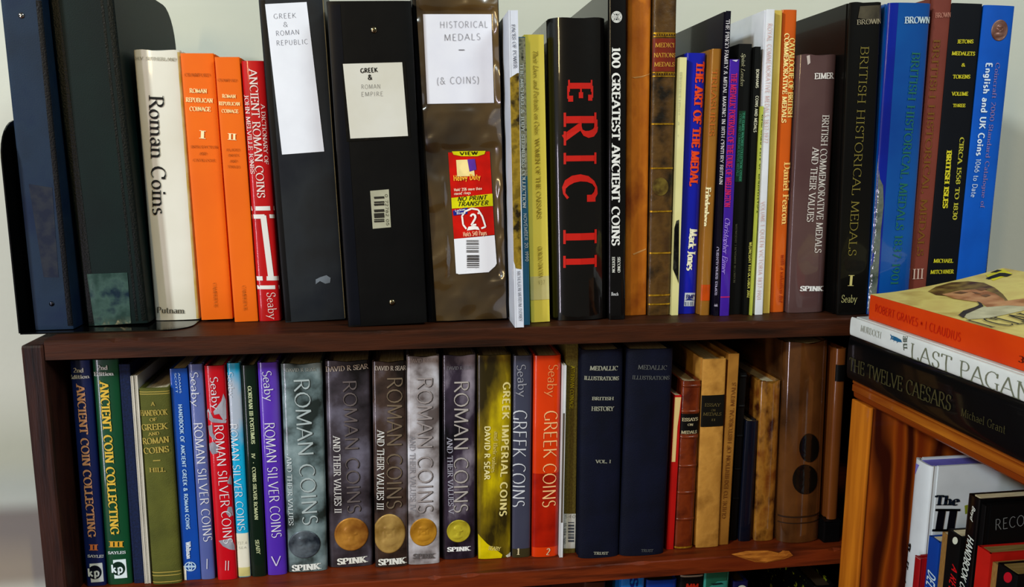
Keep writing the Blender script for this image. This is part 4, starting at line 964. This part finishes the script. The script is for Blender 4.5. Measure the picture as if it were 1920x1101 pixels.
# ---- Seaby Greek coins
def sg(lab, tp, bt, m, sy, gy, num):
    b = Book(lab, tp, bt, L, m, depth=.16, e=.1, p=2.5)
    b.T('Seaby', *sy, 'lightsans', 'publisher_lettering'); b.T('GREEK COINS', *gy, 'lightsans', 'title_lettering')
    b.T(*num, (206, 190, 150), 'bold', 'volume_number'); return b
b = sg('slate grey jacketed book marked 1 with silver title, left of the orange one', (961, 1001, 668), (963, 992, 1046), gloss('slate', (70, 72, 86), coat=.7), ((977, 683), (980, 744), 16, (150, 150, 158)), ((975, 769), (970, 951), 25, (206, 208, 214)), ('1', (969, 1034), (974, 1034), 12))
b.strip_(1029, 1045, ink((62, 56, 34)), 'foot_band', .0003)
b = sg('vivid orange jacketed book marked 2 with a white title', (1002, 1053, 668), (998, 1047, 1045), gloss('vivid_orange', (226, 66, 10)), ((1038, 683), (1033, 744), 16, (226, 140, 80)), ((1033, 770), (1029, 951), 23, (240, 190, 130)), ('2', (1024, 1034), (1031, 1034), 12))
b.strip_(888, 1026, mat('dark_orange_coin', (176, 38, 10), .3, c2=(140, 26, 8), scale=50, coat=.4), 'dark_orange_panel', .0003)
b.off_text = .0007
b.T('COINS', (1031, 865), (1028, 951), 23, (240, 190, 130), 'lightsans', 'title_lettering') if False else None
# ---- white pamphlet
b = Book('thin white pamphlet with a grey middle, between the orange and olive books', (1054, 1062, 686), (1047, 1055, 1046), L, matte('pamphlet_bright', (220, 220, 222)), depth=.15, e=.0004, p=4, kind='paper', t=.0006, name='pamphlet', cat='pamphlet')
b.strip_(775, 980, ink((88, 78, 70)), 'grey_print', .0003)
# ---- Athenian
b = Book('tall slim olive book with a white barcode sticker near its foot', (1062, 1084, 645), (1056, 1079, 1038), L, cloth('olive_slim', (104, 90, 40)), depth=.16, e=.03, p=3)
b.T('ATHENIAN COINAGE', (1074, 686), (1071, 766), 7, (176, 158, 30), 'serif', 'title_lettering')
b.on(b.Q([(1057, 963), (1080, 963), (1078, 1028), (1054, 1028)], mat('sticker_paper', (216, 216, 206), .4, coat=.3), 'barcode_sticker', .0004, 4, 4))
b.T('S40', (1059, 968), (1078, 968), 6, (90, 90, 86), 'hand', 'sticker_lettering')
b.bars(1065, 1076, 979, 1020, 13, (70, 74, 80)); b.T('15 694 500', (1060, 980), (1058, 1020), 4, (110, 110, 110), 'sans', 'barcode_digits')
b.off()
# ---- Medallic illustrations
NV = mat('navy_cloth', (16, 22, 44), .65, c2=(11, 16, 34), scale=30, bump=.5, bscale=1300)
CG = (150, 150, 132)
b = Book('thick navy cloth book with worn gilt lettering in four lines, the left of two alike', (1087, 1171, 657), (1083, 1161, 1047), L, NV, depth=.17, e=.09, p=2.6)
b.T([('MEDALLIC', (1106, 690), (1158, 690), 8), ('ILLUSTRATIONS', (1095, 708), (1160, 709), 7), ('BRITISH', (1110, 747), (1150, 747), 6), ('HISTORY', (1109, 766), (1150, 766), 8), ('VOL. I', (1117, 865), (1145, 865), 6), ('TRUST', (1113, 1037), (1140, 1037), 5)], None, None, 0, CG, 'bold', 'title_lettering')
b = Book('thick navy cloth book with almost vanished gilt lettering, the right of two alike', (1175, 1266, 656), (1162, 1246, 1043), L, NV, depth=.17, e=.09, p=2.6)
b.T([('MEDALLIC', (1196, 688), (1250, 689), 8), ('ILLUSTRATIONS', (1185, 707), (1255, 708), 7), ('TRUST', (1202, 1032), (1224, 1032), 5)], None, None, 0, (92, 94, 92), 'serif', 'title_lettering')
# ---- thin cream/red
b = Book('very slim red book with a cream upper spine, squeezed beside the ribbed brown leather one', (1265, 1278, 742), (1250, 1262, 1031), L, matte('scarlet', (184, 22, 14)), depth=.12, e=.02, p=3, kind='paper', t=.0008)
b.G([(1265, 745), (1277, 745), (1274, 772), (1270, 800), (1266, 866), (1258, 866)], ink((214, 184, 120)), 'cream_print', .0003)
# ---- brown leather ribs
LE = mat('chestnut_calf', (112, 52, 22), .32, c2=(74, 32, 14), c3=(94, 42, 18), scale=40, detail=6, coat=.4, bump=.3, bscale=200)
b = Book('small chestnut leather book with raised bands and a black title panel', (1281, 1315, 716), (1263, 1301, 1030), L, LE, depth=.13, e=.13, p=2.3)
for y in (724, 772, 820, 874, 924, 974): b.band(y, LE)
b.on(b.strip_(776, 814, ink((12, 10, 8)), 'title_panel', .0004))
b.T([('ESSAYS', (1277, 785), (1308, 785), 6), ('ON', (1289, 796), (1299, 796), 4), ('MEDALS', (1276, 809), (1306, 809), 6)], None, None, 0, (170, 156, 120), 'bold', 'title_lettering')
b.strip_(1025, 1028, GL, 'gilt_line', .0005)
b.off()
# ---- tan boards
TB = mat('tan_boards', (186, 132, 62), .6, c2=(140, 92, 40), c3=(166, 114, 52), scale=30, detail=7, bump=.4, bscale=200)
b = Book('old tan book with a black title panel high on its spine', (1312, 1365, 674), (1304, 1345, 1027), L, TB, depth=.15, e=.05, p=3)
b.on(b.strip_(741, 800, ink((22, 20, 14)), 'title_panel', .0004))
b.T([('ESSAY', (1321, 759), (1350, 759), 6), ('ON', (1333, 769), (1341, 769), 4), ('MEDALS', (1318, 776), (1352, 776), 6), ('II', (1333, 787), (1341, 787), 4)], None, None, 0, (86, 76, 50), 'serif', 'title_lettering')
b.off()
b = Book('slim tan book with faded capitals reading upward, right of the tan panelled one', (1366, 1387, 664), (1347, 1365, 1022), L, mat('tan_slim', (170, 116, 52), .55, c2=(130, 84, 36), scale=22), depth=.15, e=.03, p=3)
b.T('GUIDE TO EXHIBITION OF HISTORICAL MEDALS', (1356, 972), (1376, 717), 7, (98, 60, 26), 'serif', 'title_lettering')
# ---- black banded
b = Book('dark blackish leather book with faint raised bands', (1388, 1401, 700), (1369, 1381, 1014), L, mat('banded_black', (14, 14, 14), .5), depth=.14, e=.1, p=2.5)
for y in (706, 762, 818, 880, 935): b.band(y, MATS['banded_black'])
b = Book('short dark navy book wrapped in film, beside the tan leather in plastic', (1402, 1421, 791), (1384, 1411, 1013), L, gloss('ink_navy', (16, 24, 40)), depth=.13, e=.12, p=2.4, Ys=.748) 
# ---- plastic covered calf
PC = mat('calf_in_plastic', (150, 100, 44), .2, c2=(66, 34, 14), c3=(112, 64, 24), scale=60, detail=9, coat=1, bump=.5, bscale=40, stretch=(1, 1, .6))
b = Book('flaking brown leather book in clear plastic, the narrower of the two plastic covered ones', (1424, 1468, 718), (1414, 1451, 1015), L, PC, depth=.14, e=.13, p=2.3, soft=.003)
PD = mat('brown_in_plastic', (92, 62, 34), .14, c2=(56, 36, 18), c3=(76, 50, 26), scale=20, detail=6, coat=1, bump=.5, bscale=20, stretch=(1, 1, .5))
b = Book('tall wide brown book in shiny clear plastic with two dark round stains', (1471, 1563, 645), (1461, 1541, 1019), L, PD, depth=.18, e=.16, p=2, soft=.002)
STN = mat('dark_stain', (22, 18, 14), .3, c2=(12, 10, 8), scale=40, coat=.6)
for cx, cy, rx, ry in ((1517, 840, 19, 27), (1509, 899, 24, 28)):
    bm = bmesh.new(); ringstrip(bm, b, cx, cy, rx, ry, .995, 26); link('round_stain', bm, STN, b.root)
b.strip_(968, 971, ink((50, 34, 20)), 'ruled_line', .0004); b.strip_(980, 982, ink((50, 34, 20)), 'ruled_line', .0004)
# ---- thin brown book + clip
b = Book('thin glossy brown book strapped with black, raised above the shelf beside the pine bookcase', (1571, 1588, 655), (1551, 1572, 975), L, gloss('thin_brown', (110, 66, 30), coat=.9), depth=.12, e=.2, p=2.2, Ys=.735, zbase=atY(1560, 975, .735).z)
b.strip_(684, 715, ink((8, 8, 8)), 'black_strap', .0012)
blk = empty('storage_box', (.43, .80, ZL)); tag(blk, 'small black box on the lower shelf under the thin brown book', 'box')
xa = atY(1541, 1000, .735).x; xb = atY(1573, 1000, .735).x; zt = atY(1560, 975, .735).z
bm = bmesh.new(); box(bm, xa+.001, xb, .733, .86, ZL+.0003, zt-.0022, .0015); o = link('body', bm, mat('box_black', (10, 10, 11), .4), blk); o.matrix_parent_inverse = Matrix.Translation(-blk.location)
bm = bmesh.new(); box(bm, xa+.0005, xb+.0003, .7325, .8605, zt-.0021, zt-.0002, .0006); o = link('lid', bm, MATS['box_black'], blk); o.matrix_parent_inverse = Matrix.Translation(-blk.location)

# ================================================================== bottom row (only heads show)
B = 'B'
def bot(lab, x0, x1, yt, m, Ys=.745, dz=0, **kw):
    a = atY(x0, yt, Ys); c = atY(x1, yt, Ys)
    k = .02
    return Book(lab, (x0, x1, yt), (x0-6, x1-6, yt+90), B, m, depth=.15, e=.08, p=2.8, Ys=Ys, pages=mat('shaded_pages', (60, 50, 36), .8), **kw)  # page colour darkened to stand in for shade under the shelf
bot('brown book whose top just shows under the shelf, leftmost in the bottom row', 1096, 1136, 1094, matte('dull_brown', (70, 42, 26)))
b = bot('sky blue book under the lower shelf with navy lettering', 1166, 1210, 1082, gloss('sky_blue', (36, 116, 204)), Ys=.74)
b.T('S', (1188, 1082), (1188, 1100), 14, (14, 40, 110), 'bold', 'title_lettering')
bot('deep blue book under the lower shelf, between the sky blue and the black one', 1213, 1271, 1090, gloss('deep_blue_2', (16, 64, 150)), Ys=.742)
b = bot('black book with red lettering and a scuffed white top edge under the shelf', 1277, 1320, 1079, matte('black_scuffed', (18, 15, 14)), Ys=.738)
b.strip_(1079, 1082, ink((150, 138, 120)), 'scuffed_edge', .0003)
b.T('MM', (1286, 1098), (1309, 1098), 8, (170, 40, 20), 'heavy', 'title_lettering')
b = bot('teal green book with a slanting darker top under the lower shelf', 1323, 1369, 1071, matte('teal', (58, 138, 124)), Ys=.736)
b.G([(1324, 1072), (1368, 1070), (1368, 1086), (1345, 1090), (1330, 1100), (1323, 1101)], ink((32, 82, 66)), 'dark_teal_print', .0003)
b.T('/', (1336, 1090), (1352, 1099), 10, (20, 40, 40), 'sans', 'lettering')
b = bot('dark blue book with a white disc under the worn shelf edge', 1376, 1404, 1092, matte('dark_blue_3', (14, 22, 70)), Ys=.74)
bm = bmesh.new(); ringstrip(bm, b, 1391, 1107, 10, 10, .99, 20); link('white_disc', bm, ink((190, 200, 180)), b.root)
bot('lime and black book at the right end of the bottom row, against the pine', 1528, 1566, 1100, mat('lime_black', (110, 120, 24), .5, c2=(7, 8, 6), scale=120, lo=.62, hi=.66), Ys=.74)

# ================================================================== books inside the pine case: spines face -x
R90 = Matrix(((0, 1, 0), (-1, 0, 0), (0, 0, 1)))       # columns: ex = (0,-1,0), ey = (1,0,0), ez = (0,0,1)
ZP = -.4995
def side(label, y_far, y_near, ztop, X, cover, depth=.14, **kw):
    b = Book.__new__(Book)
    b.make(label, Vector((X, y_far, ZP)), R90, y_far-y_near, ztop-ZP, cover, depth=depth, **kw); return b
class Front(Face):
    """front board of a book in the pine case (faces the camera)"""
    def __init__(s, book): s.root = book.root; s.b = book
    def loc2(s, px, py):
        r = ray(px, py); yb = s.b.O.y-s.b.w; P = r*(yb/r[1])-s.b.O
        return (P.x, P.z)
    def put(s, x, z, off): return (s.b.w+off, x, z)
WT = gloss('white_tome', (218, 226, 230), coat=.4)
b = side('tall white book with black words on its cover, inside the pine bookcase', .6358, .613, -.2665, .46, WT, depth=.15, e=.1, p=2.6, pages=mat('violet_top', (110, 104, 200), .6), sq=.002)
b.T('The Heart of the', (1703, 1016), (1690, 1140), 12, (20, 20, 26), 'heavy', 'title_lettering')
b.G([(1714, 866), (1724, 872), (1716, 890)], ink((120, 116, 200)), 'violet_print')
f = Front(b); f.T('The', (1753, 938), (1797, 938), 18, (24, 34, 48), 'heavy', 'cover_lettering')
f.T('II', (1753, 975), (1793, 975), 42, (12, 12, 22), 'heavy', 'cover_lettering')
f.Q([(1808, 948), (1824, 944), (1825, 960), (1809, 964)], ink((130, 140, 40)), 'green_emblem', .0004, 2, 2)
Z = lambda px, py, X=.46: atX(px, py, X)
b = side('slim deep red book with a white head, in front of the tall white book', .6125, .6048, -.349, .452, matte('crimson', (150, 14, 20)), depth=.11, e=.1, p=3)
b.strip_(1012, 1024, ink((206, 206, 200)), 'white_band', .0004)
b = side('blue paperback with pale slanted lettering beside the deep red book', .6040, .590, -.3265, .458, matte('cobalt', (14, 66, 150)), depth=.105, e=.03, p=4, kind='paper')
b.T('DELTA', (1749, 1073), (1742, 1122), 14, (190, 214, 226), 'sansitalic', 'title_lettering')
b = side('black paperback with a white dot and red italic lettering on its spine', .5815, .5655, -.3095, .458, matte('pulp_black', (14, 14, 14)), depth=.105, e=.03, p=4, kind='paper')
bm = bmesh.new(); ringstrip(bm, b, 1792, 1014, 5, 7, .99, 18); link('white_dot', bm, ink((206, 210, 190)), b.root)
b.T('A REVOLT', (1793, 1062), (1780, 1140), 12, (190, 24, 30), 'sansitalic', 'title_lettering')
b = side('tan edged paperback seen between the blue and black paperbacks', .5892, .5822, -.316, .4595, mat('tan_paper', (150, 112, 66), .7, c2=(120, 84, 44), scale=200, stretch=(20, 1, 1)), depth=.105, e=.02, p=4, kind='paper', t=.0006)
b = side('tall black handbook with white italic lettering down its spine', .5650, .5520, -.2705, .46, gloss('handbook_black', (12, 12, 13)), depth=.12, e=.1, p=3, kind='paper')
b.T('Boyd', (1828, 950), (1823, 975), 9, (206, 210, 200), 'sansitalic', 'author_lettering')
b.T('HANDBOOK OF', (1822, 1006), (1804, 1110), 14, (206, 214, 206), 'sansitalic', 'title_lettering')
b = side('black covered book with thin grey capitals on its cover, standing behind the red spined one', .5515, .5465, -.2735, .462, matte('record_black', (11, 11, 12)), depth=.14, e=.08, p=3)
f = Front(b); f.T('RECORDS', (1864, 984), (1960, 968), 20, (120, 124, 124), 'thin', 'cover_lettering')
b = side('thick red spined paperback with browned page tops beside the black covered book', .5458, .5314, -.3068, .458, matte('brick_red', (186, 34, 22)), depth=.105, e=.02, p=4, kind='paper', pages=mat('browned_pages', (140, 116, 70), .8, c2=(110, 88, 48), scale=600, stretch=(1, .05, .02)))
b = side('brown paper edged paperback directly in front of the red spined one', .5306, .5246, -.313, .460, MATS['tan_paper'], depth=.105, e=.02, p=4, kind='paper', t=.0006, pages=MATS['browned_pages'])
b = side('small black book with a red spot on its spine, nearest in the pine bookcase', .5236, .5030, -.3098, .458, matte('spot_black', (13, 12, 13)), depth=.105, e=.03, p=4, kind='paper', pages=MATS['browned_pages'])
bm = bmesh.new(); ringstrip(bm, b, 1891, 1083, 8, 10, .99, 18); link('red_spot', bm, ink((170, 20, 40)), b.root)
b = side('dark maroon book showing between the white cover and the black handbook', .6040, .5980, -.289, .53, matte('maroon', (96, 14, 12)), depth=.12, e=.02, p=4)

# ================================================================== stack on the pine case: lying flat, spines face -x
RF = Matrix(((0, 1, 0), (0, 0, 1), (1, 0, 0)))        # ex = +z, ey = +x, ez = +y
def flat(label, y_near, y_far, z0, z1, X, cover, **kw):
    b = Book.__new__(Book)
    b.make(label, Vector((X, y_near, z0)), RF, z1-z0, y_far-y_near, cover, **kw); return b
zb = -.2090
b = flat('thick black book with dull gold title, bottom of the stack on the pine bookcase', .40, .703, zb, -.1660, .4285, gloss('stack_black', (10, 13, 15), coat=.4), depth=.2, e=.05, p=3, t=.003)
b.T('THE TWELVE CAESARS', (1594, 682), (1785, 757), 24, (70, 68, 46), 'glyphic', 'title_lettering')
b.T('Michael Grant', (1804, 772), (1887, 806), 15, (74, 72, 48), 'light', 'author_lettering')
b = flat('white book with grey title and blue arrow mark, middle of the stack on pine', .40, .7005, -.1656, -.1478, .4275, matte('stack_white', (228, 234, 232), rough=.4), depth=.16, e=.07, p=3, t=.0022)
GY = (112, 118, 98)
b.T('MURDOCH', (1615, 615), (1653, 629), 12, (178, 184, 176), 'serif', 'author_lettering')
b.T('THE', (1699, 656), (1701, 630), 7, (80, 90, 80), 'bold', 'title_lettering')
b.T('LAST PAGAN', (1708, 657), (1938, 742), 29, GY, 'light', 'title_lettering')
b.G([(1669, 628), (1681, 632), (1690, 637), (1692, 642), (1684, 641), (1672, 636), (1676, 633)], ink((40, 96, 140)), 'blue_arrow', .0005)
for k in range(3): b.G([(1670+k*6, 626+k*3), (1675+k*6, 632+k*3), (1670+k*6, 638+k*3), (1672+k*6, 632+k*3)], ink((40, 96, 140)), 'blue_arrow_barb', .0006)
# orange paperback with a curling front cover
zo = -.1474; X0 = .4375; ya, yb_ = .45, .687
ob = Book.__new__(Book)
OS = mat('orange_spine', (214, 70, 8), .5, c2=(200, 60, 6), scale=20)
ob.make('orange spined paperback with a painted portrait cover curling up, on top of the stack', Vector((X0, ya, zo)), RF, .0232, yb_-ya, OS, depth=.005, e=.02, p=5, t=.0006, kind='paper', cname='spine_cover')
ob.T('ROBERT GRAVES * I CLAUDIUS', (1642, 577), (1803, 633), 14, (196, 40, 6), 'sans', 'title_lettering') 
ob.T('3', (1911, 672), (1922, 676), 12, (90, 30, 10), 'bold', 'spine_mark')
def zc(x):      # height of the front cover above the spine top
    u = max(0, min(1, (x-X0)/.135)); return zo+.0234+.0225*u**1.5
def sheet(bm, zf, th, y0=ya, y1=yb_, x0=X0+.0002, x1=X0+.135):
    n = 16; R_ = []
    for i in range(n+1):
        x = x0+(x1-x0)*i/n
        R_.append([bm.verts.new((x-X0, y-ya, zf(x)+dz-zo)) for y, dz in ((y0, 0), (y1, 0), (y1, th), (y0, th))])
    for i in range(n):
        for k in range(4): bm.faces.new((R_[i][k], R_[i+1][k], R_[i+1][(k+1) % 4], R_[i][(k+1) % 4]))
    bm.faces.new(R_[0]); bm.faces.new(list(reversed(R_[-1]))); bmesh.ops.recalc_face_normals(bm, faces=bm.faces)
RI = RF.inverted()
def place(o):   # mesh is written in world axes relative to the thing's base
    o.matrix_parent_inverse = RI.to_4x4(); return o
PCOV = mat('portrait_cover', (214, 196, 112), .5, c2=(186, 160, 84), c3=(206, 182, 104), scale=30, detail=8)
bm = bmesh.new(); sheet(bm, zc, .0004); place(link('front_cover', bm, PCOV, ob.root, False))
bm = bmesh.new(); sheet(bm, lambda x: zo, .0004); place(link('back_cover', bm, OS, ob.root))
for k in range(3):
    f0 = .08+.3*k
    def zf(x, f0=f0): return zo+(zc(x)-zo)*f0+.0002
    bm = bmesh.new(); n = 14; R_ = []
    for i in range(n+1):
        x = X0+.0056+(.127)*i/n; za = zo+.0006+(zc(x)-zo-.0012)*k/3; zb2 = zo+.0006+(zc(x)-zo-.0012)*(k+.93)/3
        R_.append([bm.verts.new((x-X0, y-ya, z-zo)) for y, z in ((ya+.001, za), (yb_-.001-.0006*k, za), (yb_-.001-.0006*k, zb2), (ya+.001, zb2))])
    for i in range(n):
        for q in range(4): bm.faces.new((R_[i][q], R_[i+1][q], R_[i+1][(q+1) % 4], R_[i][(q+1) % 4]))
    bm.faces.new(R_[0]); bm.faces.new(list(reversed(R_[-1]))); bmesh.ops.recalc_face_normals(bm, faces=bm.faces)
    place(link('page_block', bm, mat('pulp_pages', (206, 188, 140), .8, c2=(170, 148, 100), scale=700, stretch=(.05, .05, 1)), ob.root))
class Cover(Face):
    root = ob.root
    def loc2(s, px, py):
        z = zo+.024; r = ray(px, py)
        for _ in range(12):
            P = r*(z/r[2]); z = z*.4+.6*(zc(P.x)+.0004)
        return (P.x, P.y)
    def put(s, x, y, off): return (x-X0, y-ya, zc(x)+.0004+off*.6-zo)
cv = Cover()
def CG_(pts, c, name, off, lab=None):
    q = [Vector(cv.loc2(*p)) for p in pts]; bm = bmesh.new()
    f = bm.faces.new([bm.verts.new((v.x, v.y, 0)) for v in q]); bmesh.ops.triangulate(bm, faces=[f])
    for _ in range(3): bmesh.ops.subdivide_edges(bm, edges=[e for e in bm.edges if e.calc_length() > .006], cuts=1); bmesh.ops.triangulate(bm, faces=bm.faces)
    for v in bm.verts: v.co = cv.put(v.co.x, v.co.y, off)
    return place(link(name, bm, c, ob.root))
HAIR = mat('print_hair', (112, 88, 46), .5, c2=(78, 56, 28), c3=(140, 112, 58), scale=90, detail=8)
SKIN = mat('print_skin', (186, 130, 84), .5, c2=(150, 94, 56), c3=(200, 150, 100), scale=50)
ROBE = mat('print_robe', (206, 198, 160), .5, c2=(170, 162, 128), scale=60)
CG_([(1740, 547), (1755, 538), (1785, 530), (1815, 528), (1845, 531), (1865, 540), (1880, 552), (1888, 562), (1895, 570), (1880, 570), (1850, 558), (1800, 556), (1775, 556), (1755, 554)], HAIR, 'painted_hair', .0006)
CG_([(1766, 553), (1800, 546), (1840, 543), (1866, 552), (1882, 562), (1886, 570), (1870, 572), (1846, 574), (1838, 568), (1815, 565), (1788, 561)], SKIN, 'painted_face', .0010)
CG_([(1836, 566), (1880, 566), (1925, 560), (1925, 576), (1890, 574), (1850, 577)], SKIN, 'painted_neck', .0009)
CG_([(1802, 592), (1812, 584), (1840, 577), (1870, 572), (1925, 566), (1925, 582), (1880, 592), (1850, 598), (1815, 600)], ROBE, 'painted_robe', .0008)
DK = mat('print_dark', (70, 58, 40), .5, c2=(50, 44, 30), scale=50)
CG_([(1797, 592), (1806, 584), (1828, 577), (1836, 573), (1832, 566), (1840, 570), (1844, 576), (1830, 582), (1812, 590), (1806, 598)], DK, 'painted_shadow_line', .0011)
for q in ([(1786, 551), (1800, 548), (1816, 550), (1802, 553)], [(1828, 544), (1842, 541), (1852, 544), (1840, 547)], [(1838, 556), (1850, 553), (1858, 556), (1848, 559)], [(1822, 549), (1832, 550), (1840, 553), (1830, 553)]):
    CG_(q, mat('print_brown', (122, 84, 54), .5), 'painted_feature', .0014)
CG_([(1848, 517), (1880, 505), (1898, 514), (1862, 527)], mat('print_yellow', (226, 214, 30), .5), 'yellow_patch', .0006)
CG_([(1857, 512), (1870, 507), (1879, 508), (1868, 512)], ink((24, 18, 10)), 'emblem', .0011)
CG_([(1848, 523), (1860, 518), (1874, 513), (1884, 513), (1898, 516), (1888, 520), (1876, 519), (1866, 522), (1854, 525)], ink((24, 18, 10)), 'emblem', .0011)
class CoverT(Cover): pass
ct = CoverT(); ct.off_text = .0016
BLKI = (36, 30, 20)
for chs, p0, p1, cap in (('I CLAUDIUS', (1832, 609), (2040, 572), 13),):
    ct.hv = True
    o = ct.T(chs, p0, p1, cap, BLKI, 'serif', 'cover_lettering'); place(o)
